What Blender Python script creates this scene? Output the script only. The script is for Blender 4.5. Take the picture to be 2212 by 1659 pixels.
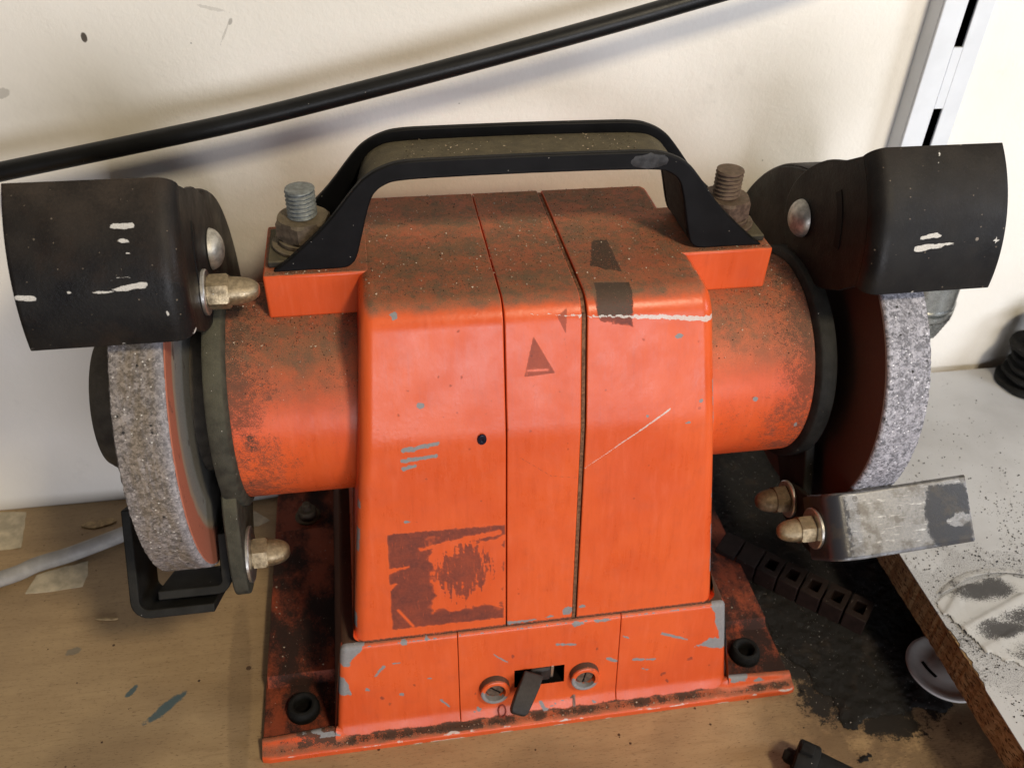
import bpy, bmesh, math, random
import numpy as np
from mathutils import Matrix, Vector
for o in list(bpy.data.objects): bpy.data.objects.remove(o)
scene = bpy.context.scene
COL = scene.collection
MM = 0.001
random.seed(7); RNG = np.random.default_rng(11)

# ------------------------------------------------------------------ camera
CAM = (-0.0634, -0.2332, 0.3945); YAW, PITCH, ROLL = 0.1846, 0.6589, -0.0370
cam = bpy.data.cameras.new('camera'); cob = bpy.data.objects.new('camera', cam); COL.objects.link(cob)
f = Vector((math.sin(YAW)*math.cos(PITCH), math.cos(YAW)*math.cos(PITCH), -math.sin(PITCH)))
r0 = Vector((math.cos(YAW), -math.sin(YAW), 0)); d0 = f.cross(r0)
r = math.cos(ROLL)*r0 + math.sin(ROLL)*d0; d = -math.sin(ROLL)*r0 + math.cos(ROLL)*d0
cob.matrix_world = Matrix(((r.x, -d.x, -f.x, CAM[0]), (r.y, -d.y, -f.y, CAM[1]), (r.z, -d.z, -f.z, CAM[2]), (0, 0, 0, 1)))
cam.sensor_width = 36; cam.lens = 1939.5/2212*36; cam.clip_start = 0.01; cam.clip_end = 50
cam.dof.use_dof = True; cam.dof.focus_distance = 0.36; cam.dof.aperture_fstop = 18
scene.camera = cob

# ------------------------------------------------------------------ world, lamps, exposure
w = bpy.data.worlds.new('World'); scene.world = w; w.use_nodes = True
bg = w.node_tree.nodes['Background']; bg.inputs[0].default_value = (0.95, 0.93, 0.92, 1); bg.inputs[1].default_value = 0.03
def area(name, loc, target, sx, sy, power, col):
    l = bpy.data.lights.new(name, 'AREA'); l.shape = 'RECTANGLE'; l.size = sx; l.size_y = sy; l.energy = power; l.color = col
    o = bpy.data.objects.new(name, l); COL.objects.link(o); o.location = loc
    o.rotation_euler = (Vector(target)-Vector(loc)).to_track_quat('-Z', 'Y').to_euler(); return o
area('workshop_lamp', (0.31, -0.56, 0.92), (0, 0.1, 0.15), 0.13, 0.13, 7.0, (1.0, 0.85, 0.60))
area('front_window', (0.30, -1.90, 0.24), (0.05, 0.1, 0.2), 1.20, 0.70, 24.0, (0.93, 0.94, 1.0))
area('side_window', (0.64, -0.26, 0.38), (0.30, 0.16, 0.12), 0.20, 0.20, 2.0, (0.84, 0.90, 1.0))
scene.cycles.max_bounces = 4; scene.cycles.diffuse_bounces = 3; scene.cycles.glossy_bounces = 2; scene.cycles.adaptive_threshold = 0.02; scene.cycles.adaptive_min_samples = 16; scene.cycles.caustics_reflective = False
vs = scene.view_settings; vs.view_transform = 'Standard'; vs.look = 'None'; vs.gamma = 1; vs.exposure = -0.12; vs.use_curve_mapping = False

# ------------------------------------------------------------------ node helpers
class NT:
    def __init__(s, name):
        s.m = bpy.data.materials.new(name); s.m.use_nodes = True; s.t = s.m.node_tree
        s.b = s.t.nodes['Principled BSDF']
        g = s.t.nodes.new('ShaderNodeNewGeometry'); s.geo = g
        v = s.t.nodes.new('ShaderNodeVectorMath'); v.operation = 'SCALE'; v.inputs['Scale'].default_value = 1000.0
        s.t.links.new(g.outputs['Position'], v.inputs[0]); s.pos = v.outputs[0]
        sp = s.t.nodes.new('ShaderNodeSeparateXYZ'); s.t.links.new(s.pos, sp.inputs[0]); s.x, s.y, s.z = sp.outputs
        sn = s.t.nodes.new('ShaderNodeSeparateXYZ'); s.t.links.new(g.outputs['Normal'], sn.inputs[0]); s.nx, s.ny, s.nz = sn.outputs
    def _in(s, sock, v):
        if isinstance(v, bpy.types.NodeSocket): s.t.links.new(v, sock)
        elif v is not None:
            if isinstance(v, (tuple, list)) and len(v) == 3 and sock.type == 'RGBA': v = (*v, 1)
            sock.default_value = v
    def math(s, op, a, b=None, c=None, clamp=False):
        n = s.t.nodes.new('ShaderNodeMath'); n.operation = op; n.use_clamp = clamp
        for i, v in enumerate((a, b, c)): s._in(n.inputs[i], v)
        return n.outputs[0]
    def add(s, a, b): return s.math('ADD', a, b)
    def sub(s, a, b): return s.math('SUBTRACT', a, b)
    def mul(s, a, b): return s.math('MULTIPLY', a, b)
    def mx(s, a, b): return s.math('MAXIMUM', a, b)
    def ss(s, v, lo, hi, a=0.0, b=1.0):
        n = s.t.nodes.new('ShaderNodeMapRange'); n.interpolation_type = 'SMOOTHSTEP'
        for k, q in zip(('Value', 'From Min', 'From Max', 'To Min', 'To Max'), (v, lo, hi, a, b)): s._in(n.inputs[k], q)
        return n.outputs[0]
    def lin(s, v, lo, hi, a=0.0, b=1.0):
        n = s.t.nodes.new('ShaderNodeMapRange')
        for k, q in zip(('Value', 'From Min', 'From Max', 'To Min', 'To Max'), (v, lo, hi, a, b)): s._in(n.inputs[k], q)
        return n.outputs[0]
    def mix(s, fac, a, b):
        n = s.t.nodes.new('ShaderNodeMix'); n.data_type = 'RGBA'
        s._in(n.inputs[0], fac); s._in(n.inputs[6], a); s._in(n.inputs[7], b); return n.outputs[2]
    def vec(s, sx=1, sy=1, sz=1, off=(0, 0, 0)):
        n = s.t.nodes.new('ShaderNodeMapping'); n.inputs['Scale'].default_value = (sx, sy, sz); n.inputs['Location'].default_value = off
        s.t.links.new(s.pos, n.inputs[0]); return n.outputs[0]
    def noise(s, scale, detail=3, rough=.55, vec=None, dist=0.0):
        n = s.t.nodes.new('ShaderNodeTexNoise'); s.t.links.new(vec or s.pos, n.inputs['Vector'])
        n.inputs['Scale'].default_value = scale; n.inputs['Detail'].default_value = detail; n.inputs['Roughness'].default_value = rough; n.inputs['Distortion'].default_value = dist
        return n.outputs[0]
    def vor(s, scale, vec=None, rnd=1.0):
        n = s.t.nodes.new('ShaderNodeTexVoronoi'); s.t.links.new(vec or s.pos, n.inputs['Vector']); n.inputs['Scale'].default_value = scale
        n.inputs['Randomness'].default_value = rnd
        sc = s.t.nodes.new('ShaderNodeSeparateColor'); s.t.links.new(n.outputs['Color'], sc.inputs[0])
        return n.outputs['Distance'], sc.outputs[0], sc.outputs[1]
    def specks(s, scale, size, frac, vec=None):
        dd, c1, c2 = s.vor(scale, vec)
        on = s.math('LESS_THAN', c1, frac); sz = s.mul(s.add(c2, .35), size)
        return s.mul(on, s.math('LESS_THAN', dd, sz))
    def attr(s, name='marks'):
        n = s.t.nodes.new('ShaderNodeAttribute'); n.attribute_name = name
        sc = s.t.nodes.new('ShaderNodeSeparateColor'); s.t.links.new(n.outputs['Color'], sc.inputs[0])
        return sc.outputs[0], sc.outputs[1], sc.outputs[2], n.outputs['Alpha']
    def ell(s, cx, cy, rx, ry, ang, U, V, warp=None):
        ca, sa = math.cos(math.radians(ang)), math.sin(math.radians(ang))
        du = s.sub(U, cx); dv = s.sub(V, cy)
        a = s.math('DIVIDE', s.add(s.mul(du, ca), s.mul(dv, sa)), rx)
        b = s.math('DIVIDE', s.sub(s.mul(dv, ca), s.mul(du, sa)), ry)
        q = s.math('SQRT', s.add(s.mul(a, a), s.mul(b, b)))
        if warp is not None: q = s.add(q, warp)
        return s.ss(q, .75, 1.1, 1, 0)
    def bump(s, h, strength, dist=.0005):
        n = s.t.nodes.new('ShaderNodeBump'); n.inputs['Strength'].default_value = strength; n.inputs['Distance'].default_value = dist
        s.t.links.new(h, n.inputs['Height']); s.t.links.new(n.outputs[0], s.b.inputs['Normal'])
    def out(s, col=None, rough=None, metal=None, spec=None, coat=None):
        for k, v in (('Base Color', col), ('Roughness', rough), ('Metallic', metal), ('Specular IOR Level', spec), ('Coat Weight', coat)):
            if v is not None: s._in(s.b.inputs[k], v)
        return s.m

def simple(name, col, rough=.5, metal=0.0, var=.25, scale=.25, bump=.15, dust=0.0, dustcol=(.16, .13, .09), spec=.32, speck=0.0):
    t = NT(name); n = t.noise(scale, 4); n2 = t.noise(1.6, 3)
    c = t.mix(t.ss(n, .3, .7), tuple(k*(1-var) for k in col), tuple(min(1, k*(1+var)) for k in col))
    rr = t.lin(n2, 0, 1, rough-.08, rough+.1); mm = metal
    if dust > 0:
        dm = t.mul(t.ss(t.nz, .1, .8), t.ss(t.add(t.mul(t.noise(.18, 4), .6), t.mul(n2, .5)), .35, .75, dust*.45, dust))
        c = t.mix(dm, c, dustcol); rr = t.lin(dm, 0, 1, rr, .95)
        if metal: mm = t.mul(t.sub(1.0, dm), metal)
    if speck > 0:
        c = t.mix(t.specks(.9, .13, speck), c, (.45, .42, .38))
    t.bump(n2, bump, .0003)
    return t.out(c, rr, mm, spec)

def paint(name, dust=1.0, grime=0.0, soot=0.0, sootx=False, uplo=.70, uphi=.96):
    t = NT(name)
    chip, stain, drk, wht = t.attr()
    big = t.noise(.022, 3); mid = t.noise(.12, 4, .6); fine = t.noise(.85, 4, .65); hf = t.noise(2.4, 3, .6)
    streak = t.noise(.45, 4, .65, t.vec(1.0, .12, .12))
    c = t.mix(t.ss(big, .35, .65), (.71, .112, .028), (.645, .090, .022))
    c = t.mix(t.mul(t.ss(mid, .48, .75), .40), c, (.57, .095, .035))
    c = t.mix(t.mul(t.ss(streak, .5, .75), .22), c, (.78, .17, .075))
    c = t.mix(t.mul(t.ss(streak, .48, .3), .16), c, (.42, .05, .016))
    c = t.mix(t.mul(t.specks(.20, .12, .13), .45), c, (.27, .035, .014))
    c = t.mix(t.mul(t.ss(hf, .64, .72), .30), c, (.45, .06, .02))
    rough = t.add(t.lin(t.noise(.05, 4, .65), .3, .7, .24, .44), t.mul(t.sub(streak, .5), .18))
    # old sticker residue and stains
    st = t.ss(t.add(stain, t.add(t.mul(t.sub(fine, .5), .45), t.mul(t.sub(hf, .5), .35))), .40, .60)
    worn = t.ss(t.noise(.8, 4, .7, t.vec(1, .2, .2)), .60, .70)
    st = t.mul(t.mul(st, t.lin(worn, 0, 1, .95, .5)), t.lin(stain, .45, 1.0, .42, 1.0))
    c = t.mix(t.mul(st, t.lin(mid, .3, .7, .80, 1.0)), c, t.mix(t.ss(fine, .3, .7), (.085, .024, .020), (.150, .038, .026)))
    # settled grinding dust on what faces up
    up = t.ss(t.add(t.nz, t.mul(t.sub(mid, .5), .25)), uplo, uphi)
    dn = t.add(t.add(t.mul(t.noise(.05, 4, .6), .34), t.mul(t.noise(.30, 3, .6), .30)), t.mul(hf, .36))
    dm = t.mul(up, t.ss(dn, .40, .57, .60*dust, .98*dust))
    dc = t.mix(t.ss(mid, .38, .62), (.235, .118, .064), (.150, .104, .064))
    dc = t.mix(t.ss(hf, .58, .70), dc, (.070, .050, .034)); dc = t.mix(t.mul(t.ss(hf, .40, .30), .5), dc, (.33, .21, .125))
    c = t.mix(dm, c, dc)
    if soot > 0:
        sx = t.ss(t.math('ABSOLUTE', t.x), 84, 124, -.04, .13) if sootx else 0.0
        sn = t.add(t.add(t.add(t.mul(t.noise(.055, 4, .65), .45), t.mul(t.noise(.5, 3, .65), .25)), t.mul(hf, .40)), sx)
        sm = t.ss(sn, .58, .72, 0, soot)
        c = t.mix(sm, c, t.mix(mid, (.075, .052, .034), (.040, .032, .025))); dm = t.mx(dm, sm)
    if grime > 0:
        gn = t.add(t.mul(t.noise(.05, 5, .65, t.vec(1, .6, 1)), .7), t.add(t.mul(fine, .15), t.mul(hf, .22)))
        gm = t.ss(gn, .47, .62, grime, grime*.45)
        gm = t.mx(gm, t.mul(t.ss(t.x, 60, 105), t.ss(gn, .66, .50, .35, .97)))
        c = t.mix(gm, c, t.mix(hf, (.010, .008, .008), (.026, .019, .016))); dm = t.mx(dm, t.mul(gm, .9))
        c = t.mix(t.mul(t.specks(1.0, .12, .10), .6), c, (.26, .22, .2))
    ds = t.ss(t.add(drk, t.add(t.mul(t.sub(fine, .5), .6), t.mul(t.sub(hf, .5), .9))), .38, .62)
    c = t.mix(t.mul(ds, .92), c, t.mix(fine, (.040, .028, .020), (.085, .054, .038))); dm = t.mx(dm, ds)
    # paint chipped to grey primer, white scratches
    ch = t.ss(t.add(chip, t.mul(t.sub(t.noise(.8, 5, .75), .5), .8)), .46, .54)
    c = t.mix(ch, c, t.mix(fine, (.17, .17, .185), (.31, .30, .30)))
    wh = t.ss(t.add(wht, t.mul(t.sub(fine, .5), .5)), .42, .58)
    c = t.mix(t.mul(wh, t.lin(hf, .35, .6, .65, 1.0)), c, (.60, .56, .53))
    c = t.mix(t.mul(t.specks(.6, .10, .20), t.add(t.mul(up, .85), .06)), c, (.60, .50, .39))
    rough = t.lin(dm, 0, 1, rough, .92); rough = t.lin(ch, 0, 1, rough, .55); rough = t.lin(st, 0, 1, rough, .6)
    t.bump(t.noise(.6, 4, .6), .13, .0005)
    return t.out(c, rough, 0.0, .36)

def black_paint(name, dust=.6, brown=.0):
    t = NT(name); chip, stain, drk, wht = t.attr()
    mid = t.noise(.09, 4, .6); fine = t.noise(1.1, 4, .65)
    c = t.mix(t.ss(mid, .3, .7), (.006, .0055, .006), (.012, .011, .0105))
    dm = t.mul(t.ss(t.nz, .25, .95), t.ss(t.add(t.mul(t.noise(.07, 4), .7), t.mul(fine, .4)), .38, .75, dust*.3, dust))
    c = t.mix(dm, c, (.055, .041, .031))
    c = t.mix(t.mul(t.ss(t.noise(.05, 4, .65), .5, .7), brown), c, (.035, .022, .015))
    c = t.mix(t.mul(t.specks(.5, .14, .16), .6), c, (.20, .16, .12))
    c = t.mix(t.mul(t.specks(.16, .10, .10), .7), c, (.30, .26, .22))
    wh = t.ss(t.add(wht, t.mul(t.sub(t.noise(1.3, 4, .7, t.vec(.3, 1, 1)), .5), .9)), .42, .56)
    hf = t.noise(2.2, 3, .65); c = t.mix(t.mul(t.ss(hf, .60, .72), .55), c, (.045, .037, .030))
    c = t.mix(t.mul(wh, t.lin(hf, .38, .55, .75, 1.0)), c, (.60, .58, .55))
    t.bump(t.noise(.7, 4, .65), .25, .0005)
    return t.out(c, t.lin(t.mx(dm, wh), 0, 1, t.lin(t.noise(.06, 4, .65), .3, .7, .36, .60), .85), 0, .2)

M = {}
M['housing'] = paint('orange_housing_paint', 1.0)
M['cylinder'] = paint('orange_motor_paint', .95, soot=.72, sootx=True, uplo=.25, uphi=.85)
M['pedestal'] = paint('orange_pedestal_paint', .8)
M['flange'] = paint('grimy_red_base_paint', .3, grime=.97)
M['lug'] = paint('orange_lug_paint', .95)
M['core'] = simple('dark_recess', (.006, .005, .005), .9, spec=.1)
M['rust'] = simple('rusty_gasket', (.16, .075, .04), .85, 0, .5, .8, .5)
M['black'] = black_paint('black_guard_paint', 1.0, .35)
M['blackR'] = black_paint('black_guard_paint_clean', .35, .05)
M['plastic'] = simple('black_handle_plastic', (.006, .006, .007), .5, 0, .25, .1, .1, dust=.04, spec=.12, speck=.012)
M['web'] = simple('dusty_handle_channel', (.030, .026, .020), .85, 0, .3, .3, .5, dust=.95, dustcol=(.125, .105, .066), speck=.07)
M['arm'] = simple('dusty_black_casting', (.012, .0115, .011), .6, 0, .4, .15, .6, dust=.30, dustcol=(.045, .042, .032), speck=.04, spec=.18)
M['armL'] = simple('grey_green_dusty_casting', (.038, .036, .027), .8, 0, .35, .2, .6, dust=.9, dustcol=(.10, .095, .065), speck=.06)
M['zinc'] = simple('zinc_thread', (.22, .245, .255), .5, .55, .25, .5, .2, dust=.25)
M['nutdirty'] = simple('dirty_steel_nut', (.12, .09, .065), .7, .3, .35, .4, .4, dust=.8, dustcol=(.20, .165, .11))
M['rusty'] = simple('rusty_brown_steel', (.13, .085, .065), .65, .4, .35, .5, .5, dust=.5)
M['brass'] = simple('tarnished_nickel', (.36, .29, .19), .38, .85, .35, .5, .4, dust=.75, dustcol=(.20, .15, .09), speck=.1)
M['tarnish'] = simple('brown_tarnished_nut', (.16, .115, .075), .5, .6, .3, .5, .35, dust=.4, dustcol=(.08, .06, .04))
M['steel'] = simple('bright_washer_steel', (.60, .58, .55), .3, .95, .15, .5, .1, dust=.3)
M['dome'] = simple('zinc_carriage_bolt', (.52, .50, .46), .45, .75, .3, .35, .3, dust=.45, dustcol=(.30, .27, .20))
M['rubber'] = simple('black_rubber', (.008, .008, .008), .75, 0, .3, .3, .3, dust=.12, dustcol=(.05, .045, .04), speck=.03, spec=.18)
M['brownplastic'] = simple('brown_plastic', (.020, .0115, .010), .6, 0, .25, .2, .3, dust=.4, dustcol=(.022, .018, .016), speck=.05, spec=.15)
M['cableblack'] = simple('black_cable_rubber', (.007, .007, .0075), .38, 0, .3, .05, .15, dust=.10, dustcol=(.06, .055, .045), spec=.30, speck=.02)
M['cablegrey'] = simple('grey_cable_pvc', (.36, .35, .34), .5, 0, .2, .08, .15, dust=.25)
M['rail'] = simple('white_enamel_rail', (.72, .75, .80), .35, 0, .04, .05, .05)
M['whiteplastic'] = simple('white_plastic', (.78, .77, .75), .5, 0, .10, .1, .1, dust=.25, dustcol=(.30, .29, .28))
M['tape'] = simple('old_paper_tape', (.52, .45, .33), .8, 0, .25, .12, .3, speck=.03)
M['chrome'] = simple('chuck_steel', (.34, .35, .34), .28, .95, .15, .3, .1)
M['chuckdark'] = simple('chuck_dark_steel', (.06, .06, .06), .4, .8, .2, .3, .1)
M['lever'] = simple('black_switch_plastic', (.022, .019, .019), .45, 0, .3, .6, .3, dust=.35, dustcol=(.07, .06, .055))
M['slot'] = simple('dirty_screw_steel', (.11, .075, .055), .6, .1, .3, .6, .3)
M['digit'] = simple('worn_red_digit', (.30, .045, .02), .6, 0, .3, .8, .2)
M['digit1'] = simple('worn_grey_digit', (.20, .12, .10), .6, 0, .3, .8, .2)
M['woodchip'] = simple('wood_splinter', (.42, .30, .16), .8, 0, .3, .4, .4)

def wheel_mat(name, lo, hi, tint, bright, edge=None):
    t = NT(name)
    dd, c1, c2 = t.vor(1.25); d2, c3, c4 = t.vor(.62); fine = t.noise(1.6, 4, .75); mid = t.noise(.10, 4, .65); glaze = t.noise(.16, 4, .65, t.vec(1.6, .45, .45))
    v = t.add(t.add(t.mul(c1, .34), t.mul(c3, .26)), t.mul(fine, .55))
    c = t.mix(t.ss(v, .28, .90), lo, hi)
    a = t.math('ABSOLUTE', t.x)
    band = t.ss(t.math('ABSOLUTE', t.sub(a, 149.5)), 9.5, 3.0)
    c = t.mix(t.mul(t.mul(t.ss(glaze, .38, .60), t.lin(band, 0, 1, .2, .85)), .75), c, t.mix(t.ss(v, .3, .9), tuple(k*.5 for k in tint), tint))
    c = t.mix(t.mul(t.math('LESS_THAN', c3, .022), t.ss(d2, .45, .25)), c, (.022, .019, .018))
    c = t.mix(t.mul(t.math('GREATER_THAN', c1, .97), t.ss(dd, .42, .25)), c, bright)
    if edge is not None: c = t.mix(t.mul(t.ss(a, edge+4.5, edge+.5), .6), c, t.mix(v, (.11, .11, .13), (.46, .45, .50)))
    t.bump(fine, .55, .0005)
    return t.out(c, .7, 0, .35)
M['stoneL'] = wheel_mat('brown_grey_abrasive', (.095, .083, .078), (.34, .305, .295), (.225, .170, .108), (.68, .66, .62), 139.5)
M['stoneR'] = wheel_mat('grey_white_abrasive', (.10, .10, .115), (.52, .51, .575), (.34, .335, .38), (.88, .88, .92))
M['flangeouter'] = simple('dark_wheel_flange', (.045, .038, .03), .7, .2, .3, .2, .4, dust=.5)
def blotter(name, right):
    t = NT(name); dy = t.sub(t.y, 93.0); dz = t.sub(t.z, 145.5)
    rr = t.math('SQRT', t.add(t.mul(dy, dy), t.mul(dz, dz))); fine = t.noise(1.4, 4, .65); mid = t.noise(.1, 4)
    rw = t.add(rr, t.mul(t.sub(mid, .5), 3.0))
    if right:
        c = t.mix(fine, (.055, .028, .022), (.10, .048, .034))
    else:
        c = t.mix(fine, (.12, .12, .115), (.27, .26, .24))
        rb = t.sub(rw, t.mul(t.sub(t.z, 145.5), .055))
        c = t.mix(t.mul(t.ss(rb, 56, 60), .7), c, (.33, .25, .17))
        c = t.mix(t.ss(rb, 60.0, 62.5), c, t.mix(fine, (.30, .095, .055), (.42, .14, .085)))
        c = t.mix(t.mul(t.ss(mid, .62, .7), .7), c, (.05, .03, .025))
    t.bump(fine, .3, .0003); return t.out(c, .85)
M['blotL'] = blotter('orange_ringed_wheel_side', False); M['blotR'] = blotter('dark_red_wheel_side', True)

def worn_table():
    t = NT('worn_tool_rest_steel'); chip, stain, drk, wht = t.attr()
    fine = t.noise(.9, 5, .7); mid = t.noise(.12, 4, .65)
    bare = t.ss(t.add(chip, t.mul(t.sub(t.noise(.55, 5, .75), .5), 1.3)), .36, .62)
    metalc = t.mix(fine, (.10, .10, .11), (.27, .27, .275))
    c = t.mix(bare, (.035, .037, .046), metalc)
    hf = t.noise(1.6, 4, .7); pits = t.mx(t.mul(t.specks(.26, .26, .30), t.ss(fine, .35, .6)), t.ss(hf, .62, .72)); c = t.mix(t.mul(pits, .7), c, (.05, .042, .038)); c = t.mix(t.mul(t.ss(t.noise(.7, 4, .7, t.vec(.15, 1, 1)), .58, .68), t.mul(bare, .6)), c, (.50, .50, .51))
    c = t.mix(t.mul(t.ss(mid, .46, .66), .6), c, (.07, .06, .05))
    t.bump(fine, .25, .0003)
    return t.out(c, t.lin(bare, 0, 1, .28, .42), t.mul(bare, .85), .5)
M['table'] = worn_table()

def wood():
    t = NT('plywood_bench')
    g = t.noise(.06, 5, .6, t.vec(.22, 1.0, 1)); g2 = t.noise(.55, 4, .65, t.vec(.10, 1, 1)); big = t.noise(.012, 3); fine = t.noise(1.6, 4, .65, t.vec(.22, 1, 1))
    c = t.mix(t.ss(g, .25, .75), (.35, .238, .128), (.46, .325, .18))
    c = t.mix(t.mul(t.ss(g2, .5, .72), .28), c, (.17, .10, .05))
    c = t.mix(t.mul(t.ss(big, .48, .66), .4), c, (.20, .135, .08))
    c = t.mix(t.mul(t.ss(fine, .56, .66), .55), c, (.11, .065, .036))
    c = t.mix(t.mul(t.ss(fine, .40, .30), .25), c, (.40, .28, .15))
    c = t.mix(t.mx(t.specks(.07, .10, .3), t.specks(.22, .12, .12)), c, (.07, .035, .02))
    wn = t.mul(t.sub(t.noise(.25, 4, .7, t.vec(1, 1, 1)), .5), 1.6)
    blue = t.mx(t.ell(-178, 36, 11, 2.6, 42, t.x, t.y, wn), t.mx(t.ell(-195, 48, 4, 1.6, 55, t.x, t.y, wn), t.mul(t.ell(-228, 76, 4, 2.5, 20, t.x, t.y, wn), .5)))
    c = t.mix(t.mul(blue, .85), c, (.035, .095, .125))
    # brown-black greasy stain around the grinder's right side
    gs = t.mul(t.ss(t.x, 96, 150), t.ss(t.add(t.noise(.04, 5, .7), t.mul(fine, .2)), .45, .66)); c = t.mix(t.mul(gs, .6), c, (.075, .045, .03))
    hf = t.noise(2.2, 3, .65); dz_ = t.mx(t.ell(168, 72, 62, 92, 0, t.x, t.y, t.mul(wn, .35)), t.ell(166, 0, 44, 32, -20, t.x, t.y, t.mul(wn, .5)))
    dz_ = t.mul(dz_, t.ss(t.noise(.05, 5, .7), .34, .60, .35, 1.0)); gr = t.ss(t.add(dz_, t.mul(t.sub(hf, .5), 1.5)), .42, .60)
    far = t.mul(t.ell(175, 20, 110, 130, 0, t.x, t.y, t.mul(wn, .3)), .26); gr = t.mx(gr, t.ss(t.add(far, t.mul(t.sub(hf, .5), 1.4)), .44, .56))
    c = t.mix(t.mul(gr, .97), c, (.013, .0115, .011))
    old = t.ell(-143, 40, 6, 60, 3, t.x, t.y, t.mul(wn, .3)); c = t.mix(t.mul(old, .3), c, (.12, .08, .05))  # dark strip left of the base: its shadow and dirt painted into the wood
    t.bump(fine, .2, .0004)
    return t.out(c, t.lin(g, 0, 1, .5, .68), 0, .35)
M['wood'] = wood()

def plaster():
    t = NT('cream_wall_paint')
    big = t.noise(.012, 3); mid = t.noise(.08, 4, .6); fine = t.noise(.5, 5, .65); vf = t.noise(1.5, 3)
    c = t.mix(t.ss(big, .35, .65), (.81, .775, .71), (.85, .815, .76))
    smo = t.ss(t.add(t.mul(t.noise(.02, 3), .8), t.mul(t.ss(t.x, -190, -120), .35)), .45, .62)
    wn = t.mul(t.sub(t.noise(.35, 4, .7), .5), 1.3)
    mk = t.ell(-177, 271, 1.3, 2.3, 0, t.x, t.z, t.mul(wn, .3))
    mk = t.mx(mk, t.mul(t.ell(-122, 282, 6, .8, -14, t.x, t.z, t.mul(wn, 1.6)), .22))
    mk = t.mx(mk, t.mul(t.ell(-118.5, 272, 6, .5, 62, t.x, t.z, t.mul(wn, 1.6)), .28)); mk = t.mx(mk, t.mul(t.ell(-115.5, 276.5, .8, 1.5, -25, t.x, t.z, t.mul(wn, .6)), .5))
    mk = t.mx(mk, t.mul(t.ell(-217, 248, 4, 2.2, 20, t.x, t.z, wn), .35))
    mk = t.mx(mk, t.mul(t.specks(.05, .035, .35), .45)); mk = t.mx(mk, t.mul(t.ss(t.noise(.022, 5, .7), .60, .74), .10))
    mk = t.mx(mk, t.mul(t.ell(252, 128, 6, 1.2, -10, t.x, t.z, wn), .35))
    c = t.mix(mk, c, (.10, .085, .07))
    h = t.add(t.mul(t.noise(.09, 3, .6), 1.6), t.mul(t.mul(t.noise(.5, 4, .65), smo), 1.0))
    t.bump(h, .30, .0007); return t.out(c, .62, 0, .3)
M['wall'] = plaster()

def laminate():
    t = NT('white_melamine'); mid = t.noise(.03, 4); fine = t.noise(.8, 4, .7)
    c = t.mix(t.ss(mid, .35, .7), (.47, .47, .48), (.41, .405, .41))
    near = t.ss(t.y, 75, -15); left = t.ss(t.x, 300, 190)
    dm = t.mul(t.mul(near, left), t.ss(t.add(t.mul(t.noise(.05, 5, .7), .75), t.mul(fine, .5)), .45, .85)); dm = t.mul(dm, t.ss(t.y, -75, -20)); hf = t.noise(2.0, 3, .65); pz = t.ell(226, -6, 60, 52, 0, t.x, t.y, t.mul(t.sub(t.noise(.07, 4, .65), .5), 1.4)); dm = t.ss(t.add(t.mx(t.mul(dm, .75), t.mul(pz, .42)), t.mul(t.sub(hf, .5), 1.1)), .34, .66)
    c = t.mix(t.mul(dm, .85), c, (.06, .055, .055))
    c = t.mix(t.mul(t.specks(.25, .13, .15), .8), c, (.04, .035, .03))
    return t.out(c, t.lin(dm, 0, 1, .38, .8), 0, .4)
M['laminate'] = laminate()
def chip():
    t = NT('chipboard_edge'); dd, c1, c2 = t.vor(.55, t.vec(1, .45, 1)); d2, c3, c4 = t.vor(1.3, t.vec(1, .5, 1.3)); n = t.noise(.9, 4)
    c = t.mix(c1, (.22, .135, .062), (.46, .32, .165)); c = t.mix(t.math('LESS_THAN', c3, .17), c, (.05, .026, .014)); c = t.mix(t.mul(n, .4), c, (.22, .13, .06))
    t.bump(n, .7, .0006); return t.out(c, .85)
M['chip'] = chip()
def dustmat(name, a, b, spark):
    t = NT(name); n = t.noise(1.2, 4, .7); c = t.mix(n, a, b); c = t.mix(t.specks(1.3, .25, spark), c, (.30, .29, .29))
    c = t.mix(t.mul(t.ss(t.noise(.07, 4, .65), .56, .66), .45), c, (.045, .034, .027))
    t.bump(n, .8, .0006); return t.out(c, .8, 0, .3)
M['dust'] = dustmat('black_grinding_dust', (.007, .0068, .007), (.022, .021, .021), .05)
M['crumb'] = simple('dark_crumbs', (.020, .017, .016), .8)
M['sparkle'] = simple('pale_metal_filings', (.55, .52, .48), .4, .3)
def paperm():
    t = NT('dusty_white_paper'); fine = t.noise(1.0, 4, .7); chip_, st, drk, wht = t.attr()
    n = t.add(drk, t.mul(t.sub(t.add(t.mul(t.noise(.12, 5, .7), .6), t.mul(fine, .5)), .55), 1.1))
    n = t.add(n, t.mul(t.sub(t.noise(1.7, 4, .7), .5), 1.7)); dm = t.ss(n, .36, .66); c = t.mix(t.mul(dm, .93), t.mix(t.noise(.1, 3), (.40, .395, .39), (.54, .53, .52)), t.mix(fine, (.012, .011, .011), (.05, .045, .045)))
    t.bump(fine, .3, .0003); return t.out(c, .75)
M['paper'] = paperm()

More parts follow.
